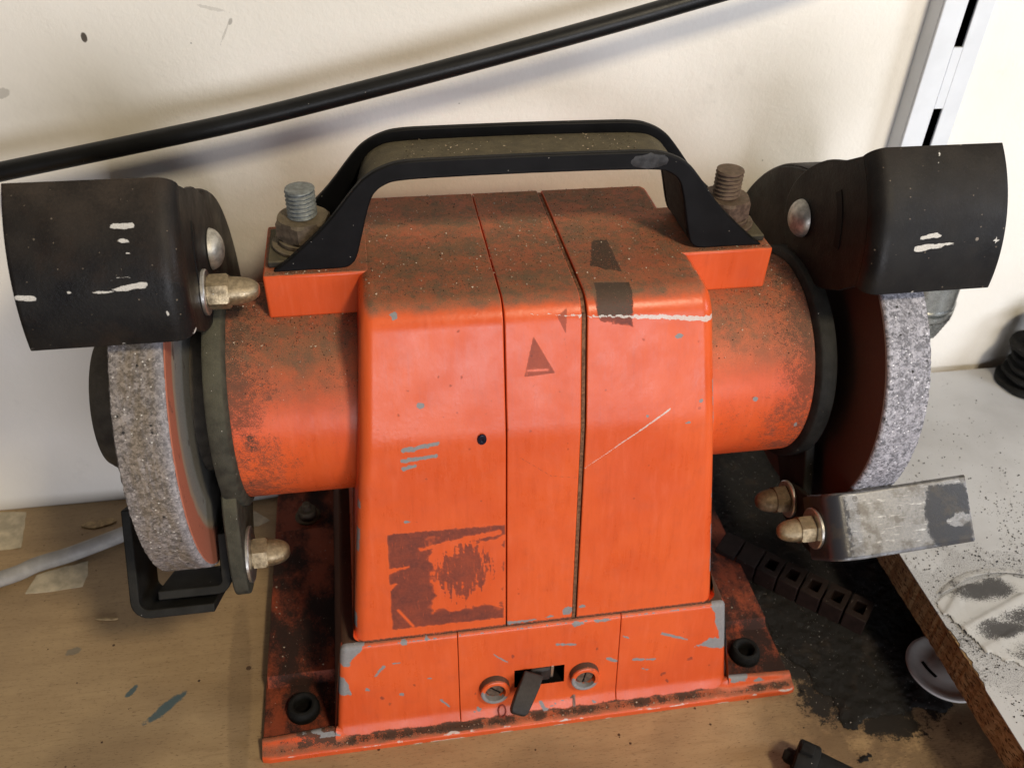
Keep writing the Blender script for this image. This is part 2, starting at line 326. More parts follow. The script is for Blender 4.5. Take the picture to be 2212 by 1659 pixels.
# ------------------------------------------------------------------ mesh helpers (millimetres, world axes)
ORG = {}
def build(name, V, F, mat, parent=None, smooth=True, angle=35, bevel=0, marks=None, mats=None, midx=None, label=None, segs=2):
    V = np.asarray(V, float); c = (V.min(0)+V.max(0))/2
    me = bpy.data.meshes.new(name); me.from_pydata(((V-c)*MM).tolist(), [], [tuple(int(i) for i in q) for q in F])
    for m in (mats or [mat]): me.materials.append(M[m] if isinstance(m, str) else m)
    if midx is not None: me.polygons.foreach_set('material_index', np.asarray(midx, int))
    if marks is None: marks = np.zeros((len(V), 4))
    if True:
        a = me.color_attributes.new('marks', 'FLOAT_COLOR', 'POINT'); a.data.foreach_set('color', np.asarray(marks, np.float32).ravel())
    if smooth:
        me.polygons.foreach_set('use_smooth', np.ones(len(me.polygons), bool))
        me.set_sharp_from_angle(angle=math.radians(angle))
    else: me.polygons.foreach_set('use_smooth', np.zeros(len(me.polygons), bool))
    me.validate(); me.update()
    o = bpy.data.objects.new(name, me); COL.objects.link(o)
    p = ORG[parent.name] if parent is not None else np.zeros(3)
    o.location = (c-p)*MM; o.parent = parent; ORG[o.name] = c
    if bevel:
        b = o.modifiers.new('bevel', 'BEVEL'); b.width = bevel*MM; b.segments = segs; b.limit_method = 'ANGLE'; b.angle_limit = math.radians(32); b.harden_normals = False
    if label: o['label'] = label
    return o
def thing(name, loc, label, cat, group=None):
    o = bpy.data.objects.new(name, None); COL.objects.link(o); o.empty_display_size = .02; o.location = Vector(loc)*MM
    ORG[o.name] = np.array(loc, float); o['label'] = label; o['category'] = cat
    if group: o['group'] = group
    return o
def tag(o, label=None, cat=None, kind=None, group=None):
    for k, v in (('label', label), ('category', cat), ('kind', kind), ('group', group)):
        if v: o[k] = v
    return o
def box(x0, x1, y0, y1, z0, z1):
    V = [(x, y, z) for x in (x0, x1) for y in (y0, y1) for z in (z0, z1)]
    return V, [(0, 1, 3, 2), (4, 6, 7, 5), (0, 4, 5, 1), (2, 3, 7, 6), (0, 2, 6, 4), (1, 5, 7, 3)]
def join(*parts):
    V = []; F = []
    for v, f_ in parts:
        k = len(V); V += [tuple(q) for q in v]; F += [tuple(i+k for i in q) for q in f_]
    return V, F
def prism(poly, axis, a, b):
    # poly: 2D points in the two other axes, in order (x: (y,z), y: (x,z), z: (x,y))
    def P(p, t): return {'x': (t, p[0], p[1]), 'y': (p[0], t, p[1]), 'z': (p[0], p[1], t)}[axis]
    n = len(poly); V = [P(p, a) for p in poly]+[P(p, b) for p in poly]
    A = sum(poly[i][0]*poly[(i+1) % n][1]-poly[(i+1) % n][0]*poly[i][1] for i in range(n))
    F = [tuple(range(n))[::-1], tuple(range(n, 2*n))]+[(i, (i+1) % n, n+(i+1) % n, n+i) for i in range(n)]
    flip = (A < 0) != (b < a)
    if axis == 'y': flip = not flip
    if flip: F = [q[::-1] for q in F]
    return V, F
def lathe(prof, c, axis='x', n=64, sx=1):
    # prof: list (t, r) along the axis; c: the two other coordinates; closed at r == 0
    V = []; F = []; rings = []
    for t, r in prof:
        if r <= 1e-6:
            rings.append([len(V)]); V.append((t, 0, 0))
        else:
            rings.append(list(range(len(V), len(V)+n)))
            V += [(t, r*math.cos(2*math.pi*i/n), r*math.sin(2*math.pi*i/n)) for i in range(n)]
    for A, B in zip(rings, rings[1:]):
        if len(A) == 1 and len(B) == 1: continue
        for i in range(n):
            j = (i+1) % n
            if len(A) == 1: F.append((A[0], B[j], B[i]))
            elif len(B) == 1: F.append((A[i], A[j], B[0]))
            else: F.append((A[i], A[j], B[j], B[i]))
    if axis == 'x': V = [(sx*t, c[0]+a, c[1]+b) for t, a, b in V]
    elif axis == 'z': V = [(c[0]+a, c[1]+b, t) for t, a, b in V]
    else: V = [(c[0]+a, t, c[1]+b) for t, a, b in V]
    if (axis == 'x' and sx < 0) or axis == 'y': F = [q[::-1] for q in F]
    return V, F
def fixn(o):
    bm = bmesh.new(); bm.from_mesh(o.data); bmesh.ops.recalc_face_normals(bm, faces=bm.faces); bm.to_mesh(o.data); bm.free(); return o
def vnoise(x, y, seed=0):
    xi = np.floor(x).astype(int); yi = np.floor(y).astype(int); fx = x-xi; fy = y-yi
    def h(a, b):
        n = (a*374761393+b*668265263+seed*1442695041) & 0x7fffffff; n = ((n ^ (n >> 13))*1274126177) & 0x7fffffff
        return ((n ^ (n >> 16)) & 0xffff)/65535.0
    u = fx*fx*(3-2*fx); v = fy*fy*(3-2*fy)
    return (h(xi, yi)*(1-u)+h(xi+1, yi)*u)*(1-v)+(h(xi, yi+1)*(1-u)+h(xi+1, yi+1)*u)*v
def fbm(x, y, sc, seed=0, oct=4):
    s = 0; a = .5; t = 0
    for i in range(oct): s = s+a*vnoise(x*sc*2**i+17*i, y*sc*2**i-9*i, seed+i); t += a; a *= .5
    return s/t
def m_seg(u, v, a, b, w0, w1=None):
    w1 = w0 if w1 is None else w1; ab = (b[0]-a[0], b[1]-a[1]); L = ab[0]**2+ab[1]**2+1e-9
    t = np.clip(((u-a[0])*ab[0]+(v-a[1])*ab[1])/L, 0, 1)
    dd = np.hypot(u-a[0]-t*ab[0], v-a[1]-t*ab[1])-(w0+(w1-w0)*t)
    return np.clip(.5-dd, 0, 1)
def m_poly(u, v, P, soft=1.0):
    dd = np.full(u.shape, 1e9); ins = np.zeros(u.shape, bool); n = len(P)
    for i in range(n):
        a, b = P[i], P[(i+1) % n]; ab = (b[0]-a[0], b[1]-a[1]); L = ab[0]**2+ab[1]**2
        t = np.clip(((u-a[0])*ab[0]+(v-a[1])*ab[1])/L, 0, 1); dd = np.minimum(dd, np.hypot(u-a[0]-t*ab[0], v-a[1]-t*ab[1]))
        c = ((a[1] > v) != (b[1] > v)); xx = a[0]+(v-a[1])*ab[0]/(ab[1] if abs(ab[1]) > 1e-9 else 1e-9); ins ^= c & (u < xx)
    return np.clip(.5+np.where(ins, dd, -dd)/soft, 0, 1)
def m_ell(u, v, c, rx, ry):
    return np.clip(.5-(np.hypot((u-c[0])/rx, (v-c[1])/ry)-1)*min(rx, ry), 0, 1)
def dens(poly, step):
    out = []
    for a, b in zip(poly, poly[1:]):
        L = math.hypot(b[0]-a[0], b[1]-a[1]); k = max(1, int(L/step))
        out += [(a[0]+(b[0]-a[0])*i/k, a[1]+(b[1]-a[1])*i/k) for i in range(k)]
    return out+[poly[-1]]
def roundpoly(P, R, step=1.0):
    # open polyline with rounded inner corners, R per inner corner
    out = [P[0]]
    for i in range(1, len(P)-1):
        p0, p, p2 = (np.array(q, float) for q in (P[i-1], P[i], P[i+1])); r_ = R[i-1]
        if r_ <= 0: out.append(tuple(p)); continue
        a = (p0-p)/np.linalg.norm(p0-p); b = (p2-p)/np.linalg.norm(p2-p); ang = math.acos(np.clip(a@b, -1, 1))
        tl = r_/math.tan(ang/2); c = p+(a+b)/np.linalg.norm(a+b)*r_/math.sin(ang/2); s, e = p+a*tl, p+b*tl
        k = max(2, int(r_*(math.pi-ang)/step)); a0 = math.atan2(*(s-c)[::-1]); a1 = math.atan2(*(e-c)[::-1]); da = (a1-a0+math.pi) % (2*math.pi)-math.pi
        out += [(c[0]+r_*math.cos(a0+da*q/k), c[1]+r_*math.sin(a0+da*q/k)) for q in range(k+1)]
    return out+[P[-1]]
def loft(prof, x0f, x1f, rb0, rb1, step, dense=None):
    # closed convex profile in (y,z), swept along x between x0f(z) and x1f(z), rounded end edges
    P = np.array(prof); n = len(P); T = np.roll(P, -1, 0)-np.roll(P, 1, 0); T /= np.linalg.norm(T, axis=1)[:, None]+1e-9
    A = np.sum(P[:, 0]*np.roll(P[:, 1], -1)-np.roll(P[:, 0], -1)*P[:, 1]); N = np.c_[T[:, 1], -T[:, 0]]*(1 if A > 0 else -1)
    x0 = np.array([x0f(z) for z in P[:, 1]]); x1 = np.array([x1f(z) for z in P[:, 1]])
    ring = []
    q = [0, .15, .35, .6, .85, 1.0]
    if rb0 > 0: ring += [(0, rb0*(1-math.sin(a*math.pi/2)), rb0*(1-math.cos(a*math.pi/2)), 'a') for a in q]
    else: ring += [(0, 0, 0, 'a')]
    k = max(2, int((np.mean(x1)-np.mean(x0))/step)); ring += [(i/k, 0, 0, 'm') for i in range(1, k)]
    if rb1 > 0: ring += [(1, rb1*(1-math.sin(a*math.pi/2)), rb1*(1-math.cos(a*math.pi/2)), 'b') for a in q[::-1]]
    else: ring += [(1, 0, 0, 'b')]
    V = []
    for t, ins, dx, k_ in ring:
        if k_ == 'a': x = x0+dx
        elif k_ == 'b': x = x1-dx
        else: x = (x0+rb0)+t*((x1-rb1)-(x0+rb0))
        y = P[:, 0]-N[:, 0]*ins; z = P[:, 1]-N[:, 1]*ins; V.append(np.c_[x, y, z])
    R_ = len(V); V = np.vstack(V); F = []
    for i in range(R_-1):
        a = i*n
        for j in range(n):
            j2 = (j+1) % n; F.append((a+j, a+j2, a+n+j2, a+n+j))
    F.append(tuple(range(n))[::-1]); F.append(tuple(range((R_-1)*n, R_*n)))
    if A < 0: F = [g[::-1] for g in F]
    return V, F
def tube(path, rad, n=14, caps=True):
    P = np.array(path, float); V = []; F = []; up = np.array((0, 0, 1.0)); m = len(P); rad = np.broadcast_to(rad, (m,))
    for i in range(m):
        t = P[min(i+1, m-1)]-P[max(i-1, 0)]; t /= np.linalg.norm(t); s = np.cross(t, up); s /= np.linalg.norm(s); u = np.cross(s, t)
        V += [tuple(P[i]+rad[i]*(math.cos(2*math.pi*k/n)*s+math.sin(2*math.pi*k/n)*u)) for k in range(n)]
    for i in range(m-1):
        for k in range(n): F.append((i*n+k, i*n+(k+1) % n, (i+1)*n+(k+1) % n, (i+1)*n+k))
    if caps: F += [tuple(range(n))[::-1], tuple(range((m-1)*n, m*n))]
    return V, F
def spline(P, k=10):
    P = [np.array(p, float) for p in P]; P = [2*P[0]-P[1]]+P+[2*P[-1]-P[-2]]; out = []
    for i in range(1, len(P)-2):
        for t in np.linspace(0, 1, k, endpoint=False):
            a, b, c, e = P[i-1], P[i], P[i+1], P[i+2]
            out.append(tuple(.5*(2*b+(c-a)*t+(2*a-5*b+4*c-e)*t*t+(3*b-a-3*c+e)*t**3)))
    return out+[tuple(P[-2])]
def tetras(C, S):
    # small irregular grains at C (n,3) of size S (n,)
    n = len(C); base = np.array([(1, 1, 1), (-1, -1, 1), (-1, 1, -1), (1, -1, -1)], float)*.6
    J = base[None]*(.6+.8*RNG.random((n, 4, 3))); a = RNG.random(n)*6.28; ca, sa = np.cos(a), np.sin(a)
    X = J[..., 0]*ca[:, None]-J[..., 1]*sa[:, None]; Y = J[..., 0]*sa[:, None]+J[..., 1]*ca[:, None]
    V = np.stack([X, Y, J[..., 2]*.8], -1)*S[:, None, None]+C[:, None, :]
    F = np.array([(0, 1, 2), (0, 3, 1), (0, 2, 3), (1, 3, 2)])[None]+4*np.arange(n)[:, None, None]
    return V.reshape(-1, 3), F.reshape(-1, 3)

# ------------------------------------------------------------------ setting
WALL = 184.8
nx, nz = 30, 20
V, F = box(-700, 700, WALL, WALL+60, -60, 800); tag(build('wall', V, F, 'wall', smooth=False), kind='structure')
V, F = box(-700, 700, -500, WALL-.3, -24, 0); tag(build('bench_top', V, F, 'wood', smooth=False), kind='structure')

# ------------------------------------------------------------------ the bench grinder
G = thing('bench_grinder', (0, 86, 0), 'old orange bench grinder with black carrying handle and two grinding wheels', 'bench grinder')
YA, ZA = 93.0, 145.5
PR = [(17.7, 57.8), (33.6, 159.0), (49.3, 210.2), (147.0, 210.2), (149.5, 57.8)]
front = roundpoly(PR, [45, 12, 4], .55)
hp_prof = dens(front, .55)[:]
# thin out the hidden back
hp_prof = [p for i, p in enumerate(hp_prof) if not (p[0] > 147.5 and p[1] < 200 and i % 12)]
hp_prof = hp_prof+dens([(149.5, 57.8), (17.7, 57.8)], 14)[1:-1]
def hw(z): return float(np.interp(z, [57.8, 159, 210.2], [83.4, 73.2, 69.0]))
def front_marks(V):
    u, y, v = V[:, 0], V[:, 1], V[:, 2]; fr = (y < 62)
    chip = np.zeros(len(V)); st = chip.copy(); dk = chip.copy(); wh = chip.copy()
    n1 = fbm(u, v, .25, 3); n2 = fbm(u, v, .9, 5); n3 = fbm(u*3, v*.35, .5, 8)
    wu, wv = u+(n1-.5)*3, v+(n2-.5)*1.5
    lab = m_poly(wu*.35+u*.65, wv, [(-65.3, 115.6), (-15.2, 114.6), (-16.4, 62.9), (-66.2, 63.0)])
    # rubbed-off ring inside the residue, with a darker island in the middle
    q = np.maximum(np.abs(u+31.5)/15.5, np.abs(v-90)/18.5)+(n1-.5)*.55
    ring = np.clip((1.0-q)*6+.5, 0, 1)
    isl = np.clip((.80-np.hypot((u+33.5)/13.5, (v-92)/17)+(n3-.5)*1.1+(n2-.5)*.5)*4+.5, 0, 1)
    lab = lab*(1-ring*(1-isl*.9))
    lab *= 1-m_seg(wu, wv, (-66, 96), (-57, 97.5), 1.1, .4); lab *= 1-m_seg(wu, wv, (-66, 87), (-63, 88.5), 1.3, .5)
    lab *= 1-m_seg(wu, wv, (-52, 106), (-18, 111), .5, 1.4); lab *= 1-m_seg(u, v, (-63, 74), (-57, 64), .5)
    lab *= 1-.8*m_seg(u, v, (-28, 75), (-17, 69), .3); lab *= 1-.7*m_seg(u, v, (-26, 72), (-16, 70.5), .25)
    st = np.maximum(st, lab*fr)
    tri = m_poly(u, v, [(-3.8, 198.0), (5.1, 182.3), (-7.7, 181.6)], .7)*(1-.75*m_seg(u, v, (-6, 184.2), (2, 184.0), .35))*.78
    half = m_poly(u, v, [(9.9, 207.1), (5.5, 204.4), (9.3, 196.8)], .7)*.72
    st = np.maximum.reduce([st, tri*fr, half*fr, .8*m_seg(wu, wv, (9.2, 196), (8.9, 187), .25)*fr])
    sq = m_poly(wu, wv, [(20.5, 212), (35.4, 211), (36.8, 198.3), (22.7, 201.5)])*fr
    st = np.maximum(st, sq)
    topres = np.maximum(m_poly(u+(n1-.5)*3, y+(n2-.5)*3, [(30, 95), (36.5, 95.5), (36, 68), (24, 74)]), m_poly(u+(n1-.5)*2, y, [(22.4, 61.5), (37, 60), (36.4, 47), (21.5, 47)]))*(v > 200)
    dk = np.maximum(dk, topres*.66)
    for a, b, wd in (((-56.2, 155.5), (-42.3, 157.4), 1.2), ((-56.4, 150.7), (-43.9, 151.8), 1.0), ((-56.6, 147.0), (-52.4, 147.8), 1.0)):
        chip = np.maximum(chip, m_seg(wu, wv, a, b, wd, .8)*fr)
    for c, rx, ry in (((-48.3, 173.7), 1.6, 1.2), ((-56.7, 207.5), 1.4, .8), ((54.7, 193.7), 1.6, .9), ((61.2, 157.1), 1.2, .5), ((65.8, 166.1), .6, .9), ((43.8, 161.7), .6, .6), ((-56.3, 121), 1.5, .7)):
        chip = np.maximum(chip, m_ell(wu, wv, c, rx, ry)*fr)
    wh = np.maximum(wh, m_seg(u+(n1-.5)*.8, v, (52.6, 163.9), (17.4, 139.1), .40, .16)*fr)
    S = [(-10, 205.6, .02), (2, 205.2, .12), (16.4, 203.8, .25), (32.3, 202.8, .45), (43.6, 202.0, .7), (68.5, 199.4, 1.05)]
    for a, b in zip(S, S[1:]): wh = np.maximum(wh, m_seg(u, v+(n2-.5)*1.6, a[:2], b[:2], a[2], b[2])*(y < 58))
    for a, b in (((15, 135), (3.8, 137.1)), ((3.8, 137.1), (-9.4, 147.4))): st = np.maximum(st, m_seg(u, v, a, b, .15)*fr)
    spots = [(-40.9, 193.6), (-37.2, 180.4), (-31.6, 183.4), (-41.0, 184.3), (-52.6, 179.9), (-56.9, 170.5), (-20.7, 173.2), (-22.9, 168.2), (-65.0, 165.2), (-45.4, 177.6), (-32.9, 208.5), (-39.0, 209.9), (-32.9, 201.3), (-4.0, 178.1), (6.5, 175.2), (-5.3, 159.7), (8.6, 163.5), (-12.2, 164.6), (-0.2, 165.8), (58.2, 182.6), (-68.3, 143.3), (-48.2, 141.1), (-25.0, 127.7), (24.1, 132.0), (-53.1, 120.4), (40.5, 193.3), (62.8, 191.0), (53.2, 129.5), (-0.2, 169.7)]
    for i, s in enumerate(spots):
        st = np.maximum(st, m_ell(wu, wv, s, .5+.7*((i*37) % 10)/10, .5+.6*((i*53) % 10)/10)*(.45+.3*((i*29) % 10)/10)*fr)
    # worn corners
    e = hw(0)*0+np.interp(v, [57.8, 159, 210.2], [83.4, 73.2, 69.0])-np.abs(u)
    edge = np.clip(1.6-e, 0, 1)*fr
    R_ = edge*(u > 0)*np.clip(np.maximum((np.abs(v-164) < 10)*.9+(np.abs(v-120) < 4)*.6, (np.abs(v-88) < 14)*.8)+(n1-.5), 0, 1)
    L_ = edge*(u < 0)*np.clip((np.abs(v-112) < 6)*1.0+(np.abs(v-130) < 2)*.8+(np.abs(v-69) < 4)*1.0+(n1-.6), 0, 1)
    chip = np.maximum(chip, np.maximum(R_, L_))
    chip = np.maximum.reduce([chip, m_seg(wu, wv, (-14, 59.3), (-1.7, 59.6), .9, .5)*fr, m_seg(wu, wv, (3, 60), (6, 60.4), .5)*fr, m_ell(wu, wv, (12.8, 62.5), 2.2, 2.4)*fr, m_ell(wu, wv, (20, 64), 1.8, .9)*fr])
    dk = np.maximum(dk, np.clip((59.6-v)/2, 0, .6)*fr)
    return np.c_[chip, st, dk, wh]
STEP = .55
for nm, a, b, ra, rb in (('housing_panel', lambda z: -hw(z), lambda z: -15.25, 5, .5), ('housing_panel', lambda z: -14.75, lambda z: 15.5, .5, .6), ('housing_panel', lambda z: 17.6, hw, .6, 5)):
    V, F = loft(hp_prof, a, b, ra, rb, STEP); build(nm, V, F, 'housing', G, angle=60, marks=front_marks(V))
inner = [(25, 60), (40, 165), (55, 206.5), (143, 206.5), (145, 60)]
V, F = loft(inner, lambda z: -20, lambda z: 22, 0, 0, 30); build('seam_light_block', V, F, 'core', G, smooth=False)  # added dark box inside the housing, stops light coming through the seams
# rusty strip standing in the open right-hand seam
strip = dens(front, 3); strip = [p for p in strip if p[0] < 147.4]
P = np.array(strip); T = np.gradient(P, axis=0); T /= np.linalg.norm(T, axis=1)[:, None]; N = np.c_[T[:, 1], -T[:, 0]]
V = []; F = []
for i, (p, n_) in enumerate(zip(P, N)):
    zt = .9 if p[1] > 205 else .35
    for x, o_ in ((15.62, zt), (17.0, zt), (17.0, 6), (15.62, 6)): V.append((x, p[0]+n_[0]*o_, p[1]+n_[1]*o_))
for i in range(len(P)-1):
    for k in range(4): F.append((4*i+k, 4*i+(k+1) % 4, 4*i+4+(k+1) % 4, 4*i+4+k))
F += [(0, 1, 2, 3), (4*len(P)-1, 4*len(P)-2, 4*len(P)-3, 4*len(P)-4)]
fixn(build('seam_gasket', V, F, 'rust', G, label='rust brown strip in the open housing seam'))
# blue paint dot
V, F = lathe([(0, 0), (.35, .5), (.5, 1.2), (.25, 1.75), (-.3, 1.95)], (0, 0), 'z', 20)
V = [(-25+a*1.0, 33.3-.30-c_, 157.6+b_*1.3*(1.15 if b_ > 0 else 1)) for a, b_, c_ in V]
M['bluepaint'] = simple('navy_paint_drop', (.006, .008, .025), .25); fixn(build('paint_drop', V, F, 'bluepaint', G, label='small dark blue paint drop'))

# motor cylinders, lugs
for s in (-1, 1):
    prof = [(60, 46.9)]+[(60+i*.9, 46.9) for i in range(1, 70)]+[(122.6, 46.9), (123.2, 46.6), (123.4, 46), (123.4, 20)]
    V, F = lathe(prof, (YA, ZA), 'x', 260, s); V = np.array(V); th = np.degrees(np.arctan2(V[:, 2]-ZA, -(V[:, 1]-YA))); ax = np.abs(V[:, 0])
    dk = np.zeros(len(V)); n1 = fbm(ax, th*.8, .16, 4+s); n2 = fbm(ax, th*.8, .6, 9)
    if s < 0:
        dk = np.clip(.95-np.hypot((ax-116)/9, (th-8)/10)+(n1-.5)*1.6, 0, 1)*.75
        dk = np.maximum(dk, np.clip(.8-np.hypot((ax-119)/5, (th+18)/9)+(n1-.5)*1.5, 0, 1)*.6)
        dk = np.maximum(dk, np.clip(.6-np.abs(ax-122)/4+(n2-.5), 0, 1)*.5)
    else:
        dk = np.clip(.55-np.abs(ax-121)/7+(n1-.5)*1.4, 0, 1)*.6
    chip = np.maximum(m_ell(ax, th, (96, 12), 1.2, 1.4) if s > 0 else 0*ax, m_ell(ax, th, (118, -8), .7, 2.0) if s > 0 else 0*ax)
    build('motor_cylinder', V, F, 'cylinder', G, angle=50, marks=np.c_[chip, 0*dk, dk, 0*dk])
    poly = [(s*64, 190.6), (s*105.3, 190.6), (s*105.6, 210.2), (s*64, 210.2)]
    V, F = prism(poly, 'y', 80, 122); build('handle_lug', V, F, 'lug', G, bevel=1.1, segs=3)

# carrying handle: two side walls and the web between them
UP = [(101.8, 209.9), (93.5, 216.5), (80, 229), (68, 243.5), (62.5, 248.8), (56, 252.2), (48, 254.0), (30, 254.4), (0, 254.6)]
LO = [(0, 247.2), (30, 247.0), (49.5, 246.4), (56, 244.8), (60.5, 241), (63.2, 234), (65.4, 226), (68.2, 216), (70.5, 212), (75, 210.3), (88, 210.25), (101.8, 209.85)]
up = spline(UP, 5); lo = spline(LO[:-1], 5)
up = [p for p in up]; up = up+[(-x, z) for x, z in up[-2::-1]]       # right tip -> left tip
lo = [(-x, z) for x, z in lo[::-1]]+lo[1:]                           # left foot -> right foot
wallp = up+lo
parts = [prism(wallp, 'y', 83.0, 86.2), prism(wallp, 'y', 113.8, 117.0)]
webm = [(x, z) for x, z in lo]; webtop = []
A = np.array(webm); T = np.gradient(A, axis=0); T /= np.linalg.norm(T, axis=1)[:, None]; Nn = np.c_[-T[:, 1], T[:, 0]]
B = A+Nn*3.0
A2 = A+Nn*.15
webp = [(-103.5, 210.4)]+[tuple(p) for p in A2]+[(103.5, 210.4), (103.5, 213.2)]+[tuple(p) for p in B[::-1]]+[(-103.5, 213.2)]
n0 = sum(len(p[1]) for p in parts); parts.append(prism(webp, 'y', 86.0, 114.0))
V, F = join(*parts); o = build('carrying_handle', V, F, None, G, bevel=.7, mats=['plastic', 'web'], midx=[0]*n0+[1]*(len(F)-n0), angle=40, label='black plastic channel handle with dust in its trough')
# pale scuffs on the front wall of the handle
V, F = lathe([(0, 0), (.12, 3), (.05, 6.0), (-.2, 6.6)], (0, 0), 'z', 24)
M['scuff'] = simple('grey_scuff', (.030, .030, .033), .6, 0, .4, .4, .2); V = [(47.0+a*1.25*(1+.12*math.sin(b_*2)), 83.0-c_, 250.3+b_*.50*(1+.1*math.cos(a*1.3))) for a, b_, c_ in V]
fixn(build('scuff_mark', V, F, 'scuff', o))

def threaded(c, z0, z1, r_, pitch=1.75, n=40):
    V = []; F = []; m = int((z1-z0)/(pitch/8)); rows = m+1
    for i in range(rows):
        for k in range(n):
            z = z0+(z1-z0)*i/m; ph = (z/pitch-k/n) % 1.0; rr = r_-.95*abs(ph-.5)*2*(1 if z < z1-1.2 else .5)
            if i == m: rr = r_-1.3
            V.append((c[0]+rr*math.cos(2*math.pi*k/n), c[1]+rr*math.sin(2*math.pi*k/n), z))
    for i in range(m):
        for k in range(n): F.append((i*n+k, i*n+(k+1) % n, (i+1)*n+(k+1) % n, (i+1)*n+k))
    F.append(tuple(range(m*n, rows*n))); F.append(tuple(range(n))[::-1]); return V, F
def hexnut(c, t0, t1, R_, axis, rot=0, ch=1.2):
    # six flats with the corners turned off at both ends
    n = 24; rings = []
    for t, cap in ((t0, R_*.885), (t0+ch, R_*1.02), (t1-ch, R_*1.02), (t1, R_*.885)):
        row = []
        for k in range(n):
            a = 2*math.pi*k/n; ap = R_*math.cos(math.pi/6)/math.cos((a % (math.pi/3))-math.pi/6)
            # chamfer only eats the corners
            tt = t+(0 if cap > R_ else (ch*max(0, 1-(ap-R_*.866)/(R_*.134)) if t == t0 else -ch*max(0, 1-(ap-R_*.866)/(R_*.134)))*0)
            row.append((tt, min(ap, cap), a+rot))
        rings.append(row)
    V = [p for row in rings for p in row]; F = []
    for i in range(3):
        for k in range(n): F.append((i*n+k, i*n+(k+1) % n, (i+1)*n+(k+1) % n, (i+1)*n+k))
    F += [tuple(range(n))[::-1], tuple(range(3*n, 4*n))]
    if axis == 'x': V = [(t, c[0]+q*math.cos(a), c[1]+q*math.sin(a)) for t, q, a in V]
    else: V = [(c[0]+q*math.cos(a), c[1]+q*math.sin(a), t) for t, q, a in V]
    return V, F
for s, thr, nut in ((-1, 'zinc', 'nutdirty'), (1, 'rusty', 'rusty')):
    c = (s*88.8, 100.0)
    V, F = threaded(c, 212, 237.6, 6.0); b = build('handle_bolt', V, F, thr, G, angle=60, label='grey zinc threaded bolt' if s < 0 else 'rusty brown threaded bolt')
    V, F = hexnut(c, 217.0, 225.6, 11.4, 'z', .35); build('nut', V, F, nut, b, angle=25)
    V, F = lathe([(214.9, 6.2), (214.9, 10.6), (215.3, 11.0), (216.7, 11.0), (217.0, 10.6), (217.0, 6.2)], c, 'z', 40); build('spring_washer', V, F, nut, b)
    V, F = lathe([(213.25, 6.2), (213.25, 13.2), (213.6, 13.5), (214.6, 13.5), (214.9, 13.1), (214.9, 6.2)], c, 'z', 48); build('flat_washer', V, F, nut, b)

# pedestal, three front sections
ped = roundpoly([(5.2, 5.0), (8.2, 10.0), (16.2, 57.3), (166, 57.3), (168, 5.0)], [8, 2.2, 2.0], .8)
pp = dens(ped, .9); pp = [p for i, p in enumerate(pp) if p[0] < 26 or i % 14 == 0]; pp = pp+dens([(168, 5.0), (5.2, 5.0)], 16)[1:-1]
def hpw(z): return float(np.interp(z, [5, 8, 57.3], [96.2, 95.2, 89.6]))
def ped_marks(V):
    u, y, v = V[:, 0], V[:, 1], V[:, 2]; fr = y < 18.5
    chip = np.zeros(len(V)); st = chip.copy(); dk = chip.copy(); wh = chip.copy()
    n1 = fbm(u, v, .22, 13); n2 = fbm(u, v, .8, 15); wu, wv = u+(n1-.5)*4, v+(n2-.5)*2.5
    for P in ([(-92, 58.5), (-78, 58.5), (-82, 53), (-84.5, 49.5), (-88, 45.8), (-92, 47)], [(-92, 39.8), (-89, 39.5), (-86.5, 28.8), (-94, 29)], [(83, 59), (92, 59), (94, 29), (86, 30), (80.4, 32.4), (76.4, 32.1), (83.3, 36.5), (88.5, 36), (85.4, 47.2)]):
        chip = np.maximum(chip, m_poly(wu, wv, P)*fr)
    for a, b, w_ in (((59.5, 43.3), (71.9, 37.6), .8), ((46.2, 28.8), (57.5, 27.5), .8), ((8.3, 44.3), (17.5, 42.9), .7), ((33.4, 31.8), (38.3, 29), 1.0), ((40.6, 44.2), (43, 43.3), .6), ((51.4, 22), (55.5, 20.9), .6), ((1.4, 9.3), (4.7, 3.4), .9), ((4.5, 6), (13, 9.2), .3), ((-27.4, 9.6), (-30.9, 8.5), .6), ((-20.9, 42.7), (-13.4, 36.2), .4), ((-70.8, 43.6), (-75.2, 38.5), .8), ((-45.8, 18.3), (-42.6, 13.2), .7), ((-67, 44.6), (-64, 45), .5)):
        chip = np.maximum(chip, m_seg(wu*.5+u*.5, wv*.5+v*.5, a, b, w_, w_*.7)*fr)
    for c, rx, ry in (((27.4, 6.4), .9, .9), ((-65, 24.9), 1.6, .7), ((-79.5, 30.5), 1.2, .8), ((-50.3, 32.8), 1.2, .6), ((-28.9, 10.2), 1.1, .7), ((30, 55.5), 3.5, .8), ((18, 55.2), 3, .9), ((-62, 56), 2, 1.2), ((-52, 56.4), 1.2, .9)):
        chip = np.maximum(chip, m_ell(wu, wv, c, rx, ry)*fr)
    chip = np.maximum(chip, np.clip(.7-np.abs(v-56.3)/1.2+(n2-.6)*1.4, 0, 1)*fr*.9)
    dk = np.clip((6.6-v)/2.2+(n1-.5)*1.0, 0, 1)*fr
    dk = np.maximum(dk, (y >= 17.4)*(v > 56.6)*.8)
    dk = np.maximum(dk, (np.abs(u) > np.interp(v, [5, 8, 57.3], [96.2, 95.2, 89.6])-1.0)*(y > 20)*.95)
    for c in ((-70, 20), (-30, 20), (62, 17), (75, 25), (28, 38), (-12, 40), (65, 12), (-74, 24), (-58, 30)): st = np.maximum(st, m_ell(wu, wv, c, 1.0, 1.3)*.8*fr)
    return np.c_[chip, st, dk, wh]
SL = (-11.6, 12.8, 20.8, 31.4)
